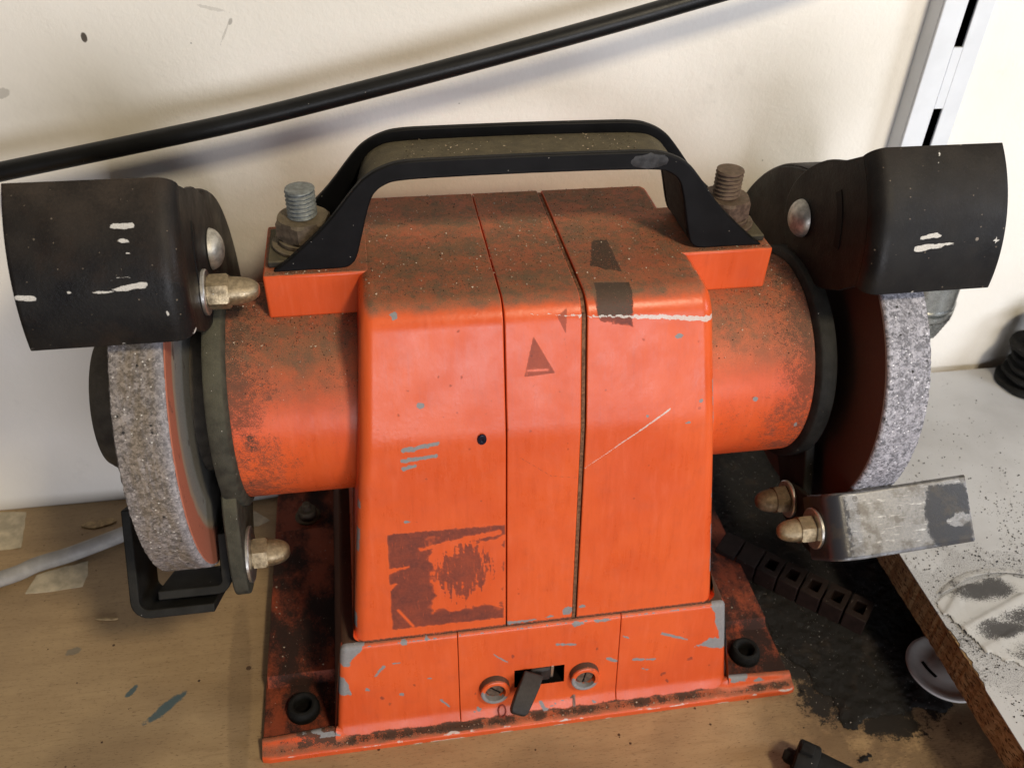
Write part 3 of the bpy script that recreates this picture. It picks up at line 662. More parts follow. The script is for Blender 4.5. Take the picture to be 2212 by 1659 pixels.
for nm, a, b, ra, rb in (('pedestal_panel', lambda z: -hpw(z), lambda z: -37.7, 2.5, .3), ('switch_panel', lambda z: -37.4, lambda z: 38.5, .3, .3), ('pedestal_panel', lambda z: 38.8, hpw, .3, 2.5)):
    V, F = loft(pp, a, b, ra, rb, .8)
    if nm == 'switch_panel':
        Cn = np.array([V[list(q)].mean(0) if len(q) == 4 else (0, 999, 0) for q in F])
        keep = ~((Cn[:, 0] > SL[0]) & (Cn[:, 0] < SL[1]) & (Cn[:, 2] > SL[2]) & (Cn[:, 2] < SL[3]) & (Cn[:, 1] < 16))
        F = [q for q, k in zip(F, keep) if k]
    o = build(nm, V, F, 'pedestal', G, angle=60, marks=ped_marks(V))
    if nm == 'switch_panel': SP = o
# switch recess, lever, screws
x0, x1, z0, z1 = SL[0]-.9, SL[1]+.9, SL[2]-.9, SL[3]+.9
def py(z): return float(np.interp(z, [5, 10, 57.3], [5.2, 8.2, 16.2]))
V = [(x0, py(z0)+.1, z0), (x1, py(z0)+.1, z0), (x1, py(z1)+.1, z1), (x0, py(z1)+.1, z1), (x0, 21, z0), (x1, 21, z0), (x1, 21, z1), (x0, 21, z1)]
fixn(build('switch_recess', V, [(0, 1, 5, 4), (1, 2, 6, 5), (2, 3, 7, 6), (3, 0, 4, 7), (4, 5, 6, 7)], 'core', SP, smooth=False))
V, F = box(6.2, 7.6, 12, 20, 22, 31); build('switch_contact', V, F, 'steel', SP, smooth=False, bevel=.2)
V, F = box(-4, 6, 10.5, 19, 22, 31); V = np.array(V); build('lever_base', V, F, 'lever', SP, bevel=1.2)
# the lever is thrown to 0: it comes out of the slot and hangs down to the left
LV = [((-2.5, 11.5, 27.5), 5.2, 4.6), ((-5.5, 6.0, 26.2), 5.2, 4.2), ((-8.8, 1.0, 23.8), 5.0, 3.8), ((-11.6, -3.2, 21.2), 4.6, 3.2), ((-12.3, -4.4, 20.2), 3.4, 2.2)]
V = []; F = []
ax_ = np.array((-8.5, -18.3, -10.7)); ax_ /= np.linalg.norm(ax_); sd = np.array((.93, -.30, -.2)); sd -= ax_*(sd@ax_); sd /= np.linalg.norm(sd); tn = np.cross(sd, ax_)
for c, wx, wt in LV:
    for a, b in ((-1, -1), (1, -1), (1, 1), (-1, 1)): V.append(tuple(np.array(c)+sd*a*wx*.9+tn*b*wt))
for i in range(len(LV)-1):
    for k in range(4): F.append((4*i+k, 4*i+(k+1) % 4, 4*i+4+(k+1) % 4, 4*i+4+k))
F += [(0, 3, 2, 1), tuple(range(4*len(LV)-4, 4*len(LV)))]
fixn(build('switch_lever', V, F, 'lever', SP, bevel=.7, segs=3, angle=40))
for cx_, cz_, ang in ((-21.0, 22.4, -40), (22.2, 23.8, 78)):
    yy = py(cz_); V, F = lathe([(yy+1, 7.3), (yy-2.4, 7.1), (yy-3.4, 6.7), (yy-3.7, 6.1), (yy-3.5, 4.9), (yy+1.5, 4.5), (yy+1.6, 0)], (cx_, cz_), 'y', 44)
    V = np.array(V); V[:, 1] += (V[:, 2]-cz_)*.165
    th = np.arctan2(V[:, 2]-cz_, V[:, 0]-cx_); rad = np.hypot(V[:, 0]-cx_, V[:, 2]-cz_); lip = (V[:, 1]-(V[:, 2]-cz_)*.165 < yy-3.2) & (rad > 4.7)
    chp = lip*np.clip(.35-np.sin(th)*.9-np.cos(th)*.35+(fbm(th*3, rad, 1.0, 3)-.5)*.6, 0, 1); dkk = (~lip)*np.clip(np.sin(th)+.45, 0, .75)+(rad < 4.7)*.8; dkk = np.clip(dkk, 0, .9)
    bo = fixn(build('screw_boss', V, F, 'pedestal', SP, marks=np.c_[chp, 0*chp, dkk, 0*chp]))
    V, F = lathe([(yy+.6, 4.3), (yy-1.1, 4.3), (yy-1.4, 3.9), (yy-1.5, 0)], (cx_, cz_), 'y', 30); V = [(a_, b_+(c__-cz_)*.165, c__) for a_, b_, c__ in V]; sc = fixn(build('screw_head', V, F, 'slot', bo))
    a = math.radians(ang); dx, dz = 3.4*math.cos(a), 3.4*math.sin(a); px, pz = -.35*math.sin(a), .35*math.cos(a)
    V = [(cx_+i*dx+j*px, y_+(i*dz+j*pz)*.165, cz_+i*dz+j*pz) for y_ in (yy-1.58, yy-1.0) for i, j in ((-1, -1), (1, -1), (1, 1), (-1, 1))]
    # dark slot of the screw, joined to the recess material
    fixn(build('screw_slot', V, [(0, 1, 2, 3), (7, 6, 5, 4), (0, 4, 5, 1), (1, 5, 6, 2), (2, 6, 7, 3), (3, 7, 4, 0)], 'core', bo, smooth=False))
# embossed 0 and 1
ring = [(-17.6+1.75*math.cos(a), py(7.6+2.7*math.sin(a))-.15, 7.6+2.7*math.sin(a)) for a in np.linspace(0, 2*math.pi, 33)]
V, F = tube(ring, .42, 8, False); build('digit_zero', V, F, 'digit', SP)
V, F = prism([(17.0, 5.4), (18.4, 5.4), (18.4, 11.0), (17.3, 11.0), (15.9, 9.6), (16.3, 9.0), (17.0, 9.6)], 'y', 0, 1); V = [(x, py(z)-.35+y*.8, z) for x, y, z in V]; fixn(build('digit_one', V, F, 'digit1', SP, smooth=False, bevel=.15))

# base plate with foot pads
def rrect(x0, x1, y0, y1, r_, k=5):
    out = []
    for cx_, cy_, a0 in ((x1-r_, y0+r_, -90), (x1-r_, y1-r_, 0), (x0+r_, y1-r_, 90), (x0+r_, y0+r_, 180)):
        out += [(cx_+r_*math.cos(math.radians(a0+90*i/k)), cy_+r_*math.sin(math.radians(a0+90*i/k))) for i in range(k+1)]
    return out
V, F = prism(rrect(-129.6, 129.6, 7.5, 172, 3), 'z', .1, 4.5); BASE = build('base_plate', V, F, 'flange', G, bevel=.5)
# front lip: flares out from the pedestal face over the whole width
lipP = [(0, .12), (0, 3.0), (.5, 3.6), (2.4, 4.4), (4.2, 5.6), (5.6, 7.2), (6.6, 9.0), (7.4, 10.2), (8.6, 10.3), (9.6, 9.2), (10.2, 6.0), (10.4, .12)]
V = []; F = []; xs = np.linspace(-129.6, 129.6, 330); lp = dens(lipP, .9); n = len(lp)
for x in xs:
    k = float(np.interp(abs(x), [0, 88, 96, 101, 129.6], [1.30, 1.30, .1, .25, 1.0])); inset = max(0, abs(x)-126.5)*.25
    for y, z in lp:
        zz = z if z < 4.4 else 4.4+(z-4.4)*max(.12, 1-.62*k); V.append((x, y+inset*(1-y/12), zz))
for i in range(len(xs)-1):
    for j in range(n): F.append((i*n+j, i*n+(j+1) % n, (i+1)*n+(j+1) % n, (i+1)*n+j))
F += [tuple(range(n)), tuple(range((len(xs)-1)*n, len(xs)*n))[::-1]]
V = np.array(V); u, y, z = V.T; n1 = fbm(u, z*4, .12, 23); n2 = fbm(u, z*2, .5, 27)
wht = np.clip(.62-np.abs(z-3.3)/.8+(n1-.54)*3.2, 0, 1)*(y < 1.6); wht = np.maximum(wht, np.clip(.5-(z-.2)/1.2+(n1-.62)*4, 0, 1)*(y < .6))
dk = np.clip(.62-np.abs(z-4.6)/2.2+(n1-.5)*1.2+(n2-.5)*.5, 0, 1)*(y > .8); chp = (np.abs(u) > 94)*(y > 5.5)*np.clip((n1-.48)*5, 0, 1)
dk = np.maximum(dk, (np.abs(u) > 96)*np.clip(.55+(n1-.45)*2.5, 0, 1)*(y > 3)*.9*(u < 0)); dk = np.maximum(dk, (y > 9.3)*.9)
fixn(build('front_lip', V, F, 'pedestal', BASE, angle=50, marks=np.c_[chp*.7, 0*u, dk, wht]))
for s in (-1, 1):
    xa, xb = sorted((s*96.0, s*128.6))
    V, F = prism([(10.6, 4.4), (36.5, 4.4), (40.0, 9.6), (136, 9.6), (140, 4.4), (171, 4.4), (171, 4.0), (10.6, 4.0)], 'x', xa, xb)
    build('side_flange', V, F, 'flange', BASE, bevel=1.0, segs=3)
    for cy_ in (22.5, 151.0):
        if s > 0 and cy_ > 100: continue
        cx_ = s*111.2
        if cy_ < 100:
            V, F = lathe([(4.3, 7.8), (5.6, 7.8), (8.8, 7.2), (10.0, 6.4), (10.3, 5.4), (9.9, 4.5), (9.0, 4.0), (4.62, 3.8)], (cx_, cy_), 'z', 40); gr = build('rubber_grommet', V, F, 'rubber', BASE)
            V, F = lathe([(4.55, 4.4), (4.6, 0)], (cx_, cy_), 'z', 24); build('screw_hole', V, F, 'core', BASE)
        else:
            V, F = lathe([(4.3, 7.4), (5.2, 7.4), (5.6, 6.9), (5.7, 5.4), (9.8, 5.2), (10.6, 4.6), (10.8, 2.6), (14.5, 2.4), (15.2, 1.6), (15.3, 0)], (cx_, cy_), 'z', 32); build('mounting_screw', V, F, 'nutdirty', BASE)

# ------------------------------------------------------------------ wheels, guards, arms, rests
def acorn(c, x, s, wr, hr, L, mat, parent, name='acorn_nut'):
    # nut pointing towards the machine's middle: direction is -s along x from the face at x
    dirx = -s
    V, F = hexnut(c, 0, L*.42, hr, 'x', .2, .8); V = [(x+dirx*(1.8+t), y, z) for t, y, z in V]; F = [q[::-1] for q in F] if dirx < 0 else F
    rd = hr*.80; prof = [(L*.40, rd)]+[(L*.42+(L*.58)*math.sin(a), rd*math.cos(a)**.75) for a in np.linspace(0, math.pi/2, 9)]
    prof[-1] = (prof[-1][0], 0)
    v2, f2 = lathe(prof, c, 'x', 32); v2 = [(x+dirx*(1.8+t), y, z) for t, y, z in v2]; f2 = [q[::-1] for q in f2] if dirx < 0 else f2
    o = fixn(build(name, *join((V, F), (v2, f2)), mat, parent, angle=30))
    prof = [(0, 3), (0, wr-.3), (.3, wr), (1.3, wr), (1.7, wr-.4), (1.75, 3)]
    V, F = lathe([(x+dirx*t, r_) for t, r_ in prof], c, 'x', 40); fixn(build('washer', V, F, 'steel', o if parent is G else parent))
    return o
for s in (-1, 1):
    L = s < 0
    # hub ring and spindle
    V, F = lathe([(122.5, 47.2), (123.6, 50.0), (124.4, 50.6), (130.2, 50.6), (131, 50), (131, 12), (139.6, 12)], (YA, ZA), 'x', 120, s)
    hub = build('end_bracket', V, F, 'armL' if L else 'arm', G, angle=40)
    # lower arm of the bracket
    arm = [(50, 128), (43, 120), (37, 106), (33, 94), (32.5, 84), (36, 77), (43, 73), (52, 72.5), (60, 76), (70, 84), (84, 94), (100, 97), (112, 99), (110, 118), (80, 132)]
    if not L: arm = [(52, 124), (47, 112), (42, 98), (40, 88), (42, 80), (49, 76.5), (57, 78), (63, 86), (74, 97), (92, 101), (112, 99), (110, 118), (80, 132)]
    V, F = prism([(p[0], p[1]) for p in spline(arm+[arm[0]], 4)[:-1]], 'x', s*(126.0 if L else 129.2), s*(132.2 if L else 134.0)); build('arm', V, F, 'armL' if L else 'arm', hub, bevel=.8)
    # abrasive wheel
    prof = [(139.5, 14), (139.5, 74.2), (140.1, 74.9)]+[(140.6+i*.87, 75.0) for i in range(21)]+[(158.0, 74.9), (158.5, 74.2), (158.5, 14)]
    V, F = lathe(prof, (YA, ZA), 'x', 420, s); V = np.array(V); dy, dz = V[:, 1]-YA, V[:, 2]-ZA; rr = np.hypot(dy, dz); k = rr > 73.5
    jit = (RNG.random(len(V))-.5)*.5*k; cr = 1-(np.clip(np.abs(np.abs(V[:, 0])-149)-6, 0, 9)/9)**2*.4/75*k
    V[:, 1] = YA+dy*(1+jit/75)*cr; V[:, 2] = ZA+dz*(1+jit/75)*cr; V[:, 0] += (RNG.random(len(V))-.5)*.35*k
    WH = build('grinding_wheel', V, F, 'stoneL' if L else 'stoneR', G, angle=70, label='brown grey worn grinding wheel with orange side ring' if L else 'pale grey speckled grinding wheel with dark side')
    V, F = lathe([(139.45, 30), (139.05, 31), (139.0, 73.6), (139.45, 73.9)], (YA, ZA), 'x', 160, s); build('wheel_side', V, F, 'blotL' if L else 'blotR', WH)
    V, F = lathe([(139.0, 34), (136.0, 32.5), (133.5, 31), (133.4, 12)], (YA, ZA), 'x', 80, s); fixn(build('inner_flange', V, F, 'flangeouter', WH))
    V, F = lathe([(158.4, 31), (163, 31), (176, 30), (179.5, 27.5), (180.5, 22), (180.8, 0)], (YA, ZA), 'x', 80, s); fixn(build('outer_flange', V, F, 'flangeouter', WH))
    # fixed guard: side plate and rim behind and above the wheel
    a0, a1 = -62, 112; ang = [math.radians(a) for a in np.linspace(a0, a1, 70)]
    poly = [(YA+86.5*math.cos(a), ZA+86.5*math.sin(a)) for a in ang]+[(YA+49.0*math.cos(a), ZA+49.0*math.sin(a)) for a in ang[::-1]]
    V, F = prism(poly, 'x', s*129.2, s*131.4); GD = build('wheel_guard', V, F, 'black' if L else 'blackR', G, angle=40, bevel=.4)
    prof = [(130.4, 85.6), (182, 85.6), (182, 87.8), (132, 87.8), (130.4, 87.2)]
    V = []; F = []; npf = len(prof)
    for a in ang: V += [(s*x, YA+q*math.cos(a), ZA+q*math.sin(a)) for x, q in prof]
    for i in range(len(ang)-1):
        for k in range(npf): F.append((i*npf+k, i*npf+(k+1) % npf, (i+1)*npf+(k+1) % npf, (i+1)*npf+k))
    F += [tuple(range(npf)), tuple(range((len(ang)-1)*npf, len(ang)*npf))]
    fixn(build('guard_rim', V, F, 'black' if L else 'blackR', GD, angle=40))
    # hinged front visor: curved plate with a rounded shoulder and a side plate around the pivot bolt
    PY, PZ, RV = 102.5, 213.5, 62.5
    path = [(181.0, RV-2.0), (181.0, RV-.3), (180.6, RV)]+[(180.6-i*1.0, RV) for i in range(1, 48)]
    rb = 6.5
    path += [(133.1-i*.8, RV) for i in range(0)]
    path += [(133.1-rb*math.sin(a), RV-rb+rb*math.cos(a)) for a in np.linspace(.12, math.pi/2, 9)]
    inner_ = [(133.1-(rb-2)*math.sin(a), RV-rb+(rb-2)*math.cos(a)) for a in np.linspace(math.pi/2, .12, 6)]+[(150, RV-2), (165, RV-2)]
    loop = path+inner_; n = len(loop); th0, th1 = 130.0, 183.5
    V = []; F = []; tt = np.linspace(th0, th1, 75)
    for q_ in tt:
        for x, q in loop:
            # side plate ends spread out a little towards the pivot
            e = (q_-(th0+th1)/2)/((th1-th0)/2); sp_ = 1+max(0, (34-q))/34*.9 if x < 131 else 1.0
            a = math.radians((th0+th1)/2+e*(th1-th0)/2*sp_)
            V.append((s*x, PY+q*math.cos(a), PZ+q*math.sin(a)))
    for i in range(len(tt)-1):
        for k in range(n): F.append((i*n+k, i*n+(k+1) % n, (i+1)*n+(k+1) % n, (i+1)*n+k))
    F += [tuple(range(n)), tuple(range((len(tt)-1)*n, len(tt)*n))]
    V = np.array(V); ax = np.abs(V[:, 0]); vz = V[:, 2]; n1 = fbm(ax, vz, .3, 31+s); n2 = fbm(ax*.5, vz*3, .4, 37); wh = np.zeros(len(V)); fr = V[:, 1] < 75; wu = ax+(n1-.5)*3; wz = vz+(n2-.5)*1.4
    if L: ML = [((139.5, 231.6), (156, 229.6), 1.5, .5), ((147, 249.6), (141, 249.4), 1.0, 1.2), ((145, 245.6), (143, 245.4), .8, .8), ((144, 242), (142.6, 242), .5, .5), ((180, 230), (175, 229.2), 1.5, 1.2), ((164, 230.5), (163, 230.4), .7, .7), ((143, 234.5), (150, 234.2), .25, .15), ((133.5, 222), (134, 220), .5, .3)]
    else: ML = [((144.5, 228.6), (160, 229.8), 1.5, .4), ((146, 232.6), (153, 233), 1.0, .9), ((149, 233.5), (152, 234), .9, .7), ((176.5, 230), (179.5, 230), .3, .3), ((177.5, 231.5), (177.7, 228), .25, .2), ((154, 260), (152.5, 256.5), .35, .3)]
    for a, b, w0, w1 in ML: wh = np.maximum(wh, m_seg(wu*.3+ax*.7, wz, a, b, w0*.72, w1*.72)*fr)
    edge_ = np.clip(1.0-(vz-210.8)/1.4, 0, 1)*np.clip((n1-.55)*4, 0, 1)*fr; wh = np.maximum(wh, edge_*.8)
    VS = fixn(build('visor', V, F, 'black' if L else 'blackR', GD, angle=38, marks=np.c_[0*wh, 0*wh, 0*wh, wh]))
    # side plate of the visor, reaching back round the pivot bolt, with its curved adjusting slot
    rs_ = RV-rb-.1; sp_ = [(PY+rs_*math.cos(math.radians(a)), PZ+rs_*math.sin(math.radians(a))) for a in np.linspace(th1, th0, 24)]
    sp_ += spline([(78, 249.5), (92, 243.5), (106, 233), (115, 221), (117, 210), (112, 199), (101, 192.5), (88, 191), (72, 194), (58, 201)], 4)
    V, F = prism(sp_, 'x', s*126.62, s*128.6); build('visor_side', V, F, 'black' if L else 'blackR', GD, bevel=.35, angle=40)
    aa_ = np.linspace(math.radians(138), math.radians(176), 16); mid_ = [(PY+35*math.cos(a), PZ+35*math.sin(a)) for a in aa_]
    sl_ = [(PY+37.2*math.cos(a), PZ+37.2*math.sin(a)) for a in aa_]+[(PY+32.8*math.cos(a), PZ+32.8*math.sin(a)) for a in aa_[::-1]]
    V, F = prism(sl_, 'x', s*126.3, s*126.7); build('adjusting_slot', V, F, 'plastic', GD, smooth=False)
    prof = [(126.4, 8.2)]+[(126.4-5.4*math.sin(a), 8.4*math.cos(a)) for a in np.linspace(.05, math.pi/2, 8)]; prof[-1] = (prof[-1][0], 0)
    V, F = lathe(prof, (99.5, 213), 'x', 36, s); fixn(build('carriage_bolt', V, F, 'dome', GD))
    if L: acorn((71.0, 210.2), -126.6, s, 8.8, 6.9, 19, 'brass', GD)
    # bolt that clamps the arm
    if L: acorn((47.0, 90.0), -126.0, s, 12.4, 7.4, 16.0, 'brass', hub)
    else: acorn((47.5, 90.5), 126.4, s, 9.0, 7.0, 15, 'tarnish', hub)

# left tool rest: swung down, seen edge-on below the wheel: an L on the arm and an L plate screwed to it
TL = bpy.data.objects.new('tool_rest', None); COL.objects.link(TL); TL.parent = G; ORG[TL.name] = np.array((-155.0, 50, 72)); TL.location = (ORG[TL.name]-ORG[G.name])*MM; TL.empty_display_size = .01
TL['label'] = 'black angle bracket rest swung down under the left wheel'
def rotx(V, c, a):
    V = np.array(V, float); y, z = V[:, 1]-c[0], V[:, 2]-c[1]; V[:, 1] = c[0]+y*math.cos(a)-z*math.sin(a); V[:, 2] = c[1]+y*math.sin(a)+z*math.cos(a); return V
def lbend(pts, th, y0, y1):
    P = np.array(pts); T = np.gradient(P, axis=0); T /= np.linalg.norm(T, axis=1)[:, None]; N_ = np.c_[-T[:, 1], T[:, 0]]
    return prism([tuple(p) for p in P]+[tuple(p) for p in (P+N_*th)[::-1]], 'y', y0, y1)
inn = roundpoly([(-133.4, 108), (-133.4, 81.5), (-164.0, 81.5)], [6], 1.2)
V, F = lbend(inn, -4.0, 33, 66); fixn(build('inner_bracket', rotx(V, (33, 80), -.58), F, 'arm', TL, bevel=.5))
outb = roundpoly([(-141.0, 78.2), (-171.5, 78.2), (-171.5, 122)], [4], 1.0)
V, F = lbend(outb, 3.8, 31.5, 66); fixn(build('outer_bracket', rotx(V, (33, 80), -.58), F, 'arm', TL, bevel=.5))
V, F = lathe([(74.0, 0), (74.0, 3.2), (74.6, 4), (77.0, 4), (78.1, 2)], (-147, 38), 'z', 24); fixn(build('bracket_screw', rotx(V, (33, 80), -.58), F, 'steel', TL))

# right tool rest: worn table facing up and forward, bent down on both ends
TR = bpy.data.objects.new('tool_rest', None); COL.objects.link(TR); TR.parent = G; ORG[TR.name] = np.array((158.0, 12, 108)); TR.location = (ORG[TR.name]-ORG[G.name])*MM; TR.empty_display_size = .01
TR['label'] = 'worn bare metal tool rest plate below the right wheel'
e1 = np.array((0, .719, .695)); e2 = np.array((0, -.695, .719)); o0 = np.array((0, 0.0, 98.8))
def tw(x, a, b): return tuple(np.array((x, 0, max(0, x-140)*.075))+o0+e1*a+e2*b)
sec = roundpoly([(126.4, -24), (126.4, 0), (191.0, 0)], [7.5], .6); sec = dens(sec, .9)
P = np.array(sec); T = np.gradient(P, axis=0); T /= np.linalg.norm(T, axis=1)[:, None]; N_ = np.c_[-T[:, 1], T[:, 0]]; Q = P-N_*2.2
na = 34; V = []; F = []; AA = np.linspace(0, 29.5, na); n = len(P)
for i, a in enumerate(AA):
    sh = (.7 if i in (0, na-1) else 0.0)
    V += [tw(p[0], a, p[1]) for p in (P-N_*sh)]
for i, a in enumerate(AA): V += [tw(p[0], a, p[1]) for p in Q]
o_ = na*n
for i in range(na-1):
    for j in range(n-1):
        F.append((i*n+j, i*n+j+1, (i+1)*n+j+1, (i+1)*n+j)); F.append((o_+i*n+j, o_+(i+1)*n+j, o_+(i+1)*n+j+1, o_+i*n+j+1))
for i in range(na-1):
    for j in (0, n-1): F.append((i*n+j, (i+1)*n+j, o_+(i+1)*n+j, o_+i*n+j))
for i in (0, na-1):
    for j in range(n-1): F.append((i*n+j, i*n+j+1, o_+i*n+j+1, o_+i*n+j))
V = np.array(V); u = V[:, 0]; aa = (V-o0)@e1; bb = (V-o0)@e2; n1 = fbm(u, aa, .12, 41); n2 = fbm(u, aa, .4, 43)
u = u+18.5; ch = np.where(u < 157, np.clip((u-147)/9-.15+(n2-.5)*.6, 0, 1), np.clip(.95-np.clip((u-186)/8, 0, 1)*np.clip(1.2-np.abs(aa-15)/16, 0, 1)*1.4+(n1-.5)*.6, 0, 1))
ch = np.maximum(ch, np.clip(1-np.minimum(aa, 29.5-aa)/1.6, 0, 1)*.9*(u > 145)); ch = np.maximum(ch, np.clip((u-207.5)/2, 0, 1)*np.clip(n2*2-.3, 0, 1)); ch = ch*(bb > -3.2)
for c, rx, ry in (((204, 13), 5, 3.2),): ch = np.maximum(ch, m_ell(u+(n2-.5)*6, aa, c, rx, ry))
fixn(build('rest_table', V, F, 'table', TR, angle=45, marks=np.c_[ch, 0*ch, 0*ch, 0*ch]))
tab = [tw(0, a, b)[1:] for a, b in ((.5, -20), (29.3, -20), (36, -36), (35, -48), (28, -52), (20, -48), (8, -34))]
V, F = prism([tuple(p) for p in tab], 'x', 126.45, 128.95); build('rest_tab', V, F, 'arm', TR, bevel=.5)
acorn((21.4, 97.6), 126.4, 1, 9.4, 6.6, 16.5, 'brass', TR)

# loose grinding grains lying on the upward faces of the machine
def grains(name, mat, pts, smin, smax):
    pts = np.array(pts); s_ = smin+(smax-smin)*RNG.random(len(pts))**3; pts[:, 2] += s_*.30
    V, F = tetras(pts, s_); o = build(name, V, F, mat, G, smooth=False); o['kind'] = 'stuff'; return o
def top_pts(n):
    x = RNG.uniform(-67, 67, n); y = RNG.uniform(60, 145, n); k = RNG.random(n) < .25+1.1*np.clip(fbm(x, y, .05, 81)-.25, 0, 1); return np.c_[x, y, np.full(n, 210.2)][k]
def barrel_pts(n):
    x = RNG.uniform(71, 122.5, n)*np.where(RNG.random(n) < .5, -1, 1); a = np.clip(RNG.normal(0, .45, n), -.95, .95); return np.c_[x, YA-46.95*np.sin(a), ZA+46.95*np.cos(a)]
def web_pts(n): return np.c_[RNG.uniform(-48, 48, n), RNG.uniform(87, 113, n), np.full(n, 249.9)]
def lug_pts(n):
    x = RNG.uniform(72, 104.5, n)*np.where(RNG.random(n) < .5, -1, 1); return np.c_[x, RNG.uniform(80.8, 82.8, n), np.full(n, 210.2)]
def pad_pts(n):
    x = RNG.uniform(98, 127, n)*np.where(RNG.random(n) < .45, -1, 1); y = RNG.uniform(42, 134, n); return np.c_[x, y, np.full(n, 9.65)]
def lipg_pts(n): return np.c_[RNG.uniform(-125, 125, n), RNG.uniform(2.0, 4.0, n), np.full(n, 4.5)]
M['palegrain'] = simple('pale_grains', (.42, .33, .24), .7, 0, .4, .3, .2); M['darkgrain'] = simple('dark_grains', (.05, .034, .024), .85)
grains('pale_dust_grains', 'palegrain', np.vstack([top_pts(1500), barrel_pts(520), web_pts(260), lug_pts(60), pad_pts(160), lipg_pts(120)]), .10, .62)
grains('dark_dust_grains', 'darkgrain', np.vstack([top_pts(3600), barrel_pts(2600), web_pts(500), lug_pts(160), pad_pts(500), lipg_pts(900)]), .10, .42)

# ------------------------------------------------------------------ other things
# black cable hanging in front of the wall
cp = [(-330, 157, 203), (-270, 156.5, 214.5), (-217, 156, 224.4), (-157, 156, 235.2), (-114, 156, 243.3), (-64.4, 156, 254.3), (-12.6, 156, 266.4), (38.9, 156, 279.0), (77.7, 156.5, 288.8), (150, 158, 308), (230, 161, 335), (300, 164, 366)]
V, F = tube(spline(cp, 10), 4.1, 20); tag(build('power_cable', V, F, 'cableblack'), 'thick black cable sagging across the cream wall above the grinder', 'cable')
# grey cable on the bench
cp = [(-420, 95, 4.3), (-340, 108, 4.3), (-275, 126, 4.3), (-258, 134, 4.3), (-240, 140, 4.3), (-211, 153, 4.3), (-185, 165, 4.3), (-150, 174, 4.3), (-90, 178, 4.3), (40, 179, 4.3)]
V, F = tube(spline(cp, 8), 4.3, 16); tag(build('grey_cable', V, F, 'cablegrey'), 'pale grey flat-lying cable on the bench behind the left wheel', 'cable')
# shelf upright with slots
RL = thing('shelf_rail', (226, 180, 60), 'white slotted shelf upright screwed to the wall at upper right', 'shelf rail')
xl, xr_, yf, sl0, sl1 = 213.5, 240.0, 172.5, 225.6, 230.4
segs_ = []
ze = [(-20, 203.0), (231, 262.5)] + [(290.5, 322), (350, 381.5), (409.5, 470)]
V, F = join(box(xl, sl0, yf, yf+1.6, 56, 500), box(sl1, xr_, yf, yf+1.6, 56, 500)); build('front_web', V, F, 'rail', RL, bevel=.5)
for z0_, z1_ in ((56, 110), (139.5, 170), (199.5, 203.0+26.5-26.5), (231.5, 262.0), (292, 322), (352, 382)):
    if z1_-z0_ < 5: continue
    V, F = box(sl0+.02, sl1-.02, yf+.05, yf+1.6, z0_, z1_); build('slot_bridge', V, F, 'rail', RL, smooth=False)
V, F = box(xl, xl+1.6, yf+1.62, WALL-.1, 56, 500); build('side_wall', V, F, 'rail', RL, smooth=False)
V, F = box(xr_-1.6, xr_, yf+1.62, WALL-.1, 56, 500); build('side_wall', V, F, 'rail', RL, smooth=False)
V, F = box(xl+1.7, xr_-1.7, WALL-1.2, WALL-.15, 56, 500); build('slot_shade', V, F, 'core', RL, smooth=False)  # black sheet against the wall, paints the shade seen through the slots
# white-faced chipboard on the right
BD = thing('white_board', (330, 0, 0), 'white laminated chipboard panel with raw brown edge on the right', 'board')
zb = 53.0
edge = [(190.6, 178.5), (190.6, 60), (190.2, 20), (190.0, -8)]
rs = random.Random(5)
for yy in np.arange(-10, -40, -1.6): edge.append((189.8+rs.random()*1.4+(1.6 if -29 < yy < -26 else 0), yy))
edge += [(189.0, -42), (188.2, -75), (187, -150), (520, -150), (520, 178.5)]
V, F = prism(edge, 'z', zb-.6, zb); build('laminate_face', V, F, 'laminate', BD, smooth=False)
core = [(190.4, 178.3)]+[(190.4-.0*i, 178-2.0*i) for i in range(1, 164)]; core = [(x+(rs.random()-.5)*.5+(-.0 if y > 0 else (y)*.016), y) for x, y in core]+[(519, -149), (519, 178.3)]
V, F = prism(core, 'z', zb-18.6, zb-.62); build('chipboard_core', V, F, 'chip', BD, smooth=False)
V, F = box(300, 500, -120, 150, .05, zb-18.65); build('support_block', V, F, 'chip', BD, smooth=False)
# black grinding dust on the bench beside the base
gx, gy = np.meshgrid(np.arange(100, 260, .8), np.arange(-50, 184, .8), indexing='ij'); n1 = fbm(gx, gy, .05, 51); n2 = fbm(gx, gy, .22, 53); n3 = fbm(gx, gy, .9, 55)
area_p = m_poly(gx+(n1-.5)*26, gy+(n1-.5)*26, [(122, 182), (126, 60), (129, 22), (138, 3), (150, -5), (147, -16), (150, -24), (172, -25), (215, -20), (230, 182)], 10)
spot_ = np.clip(.9-np.hypot((gx-149)/9, (gy+39)/6)+(n2-.5)*.8, 0, 1)
den = np.maximum(area_p*(.55+.45*np.clip((gx-118)/25, 0, 1)), spot_*.8)+(n2-.5)*.75+(n3-.5)*.25
bald = np.clip(.75-np.hypot((gx-146)/14, (gy-107)/16), 0, 1); den -= bald*.45
h = np.clip((den-.42)*2.2, 0, 1.3)*(.6+.9*n2)+(n3-.5)*.35
keepv = (den > .54) & ((gx > 130.2) | (gy < -1.0))
idx = -np.ones(gx.shape, int); fm = keepv[:-1, :-1] & keepv[1:, :-1] & keepv[1:, 1:] & keepv[:-1, 1:]
use = np.zeros(gx.shape, bool); use[:-1, :-1] |= fm; use[1:, :-1] |= fm; use[1:, 1:] |= fm; use[:-1, 1:] |= fm; idx[use] = np.arange(use.sum())
ii, jj = np.nonzero(fm); F = np.stack([idx[ii, jj], idx[ii+1, jj], idx[ii+1, jj+1], idx[ii, jj+1]], -1)
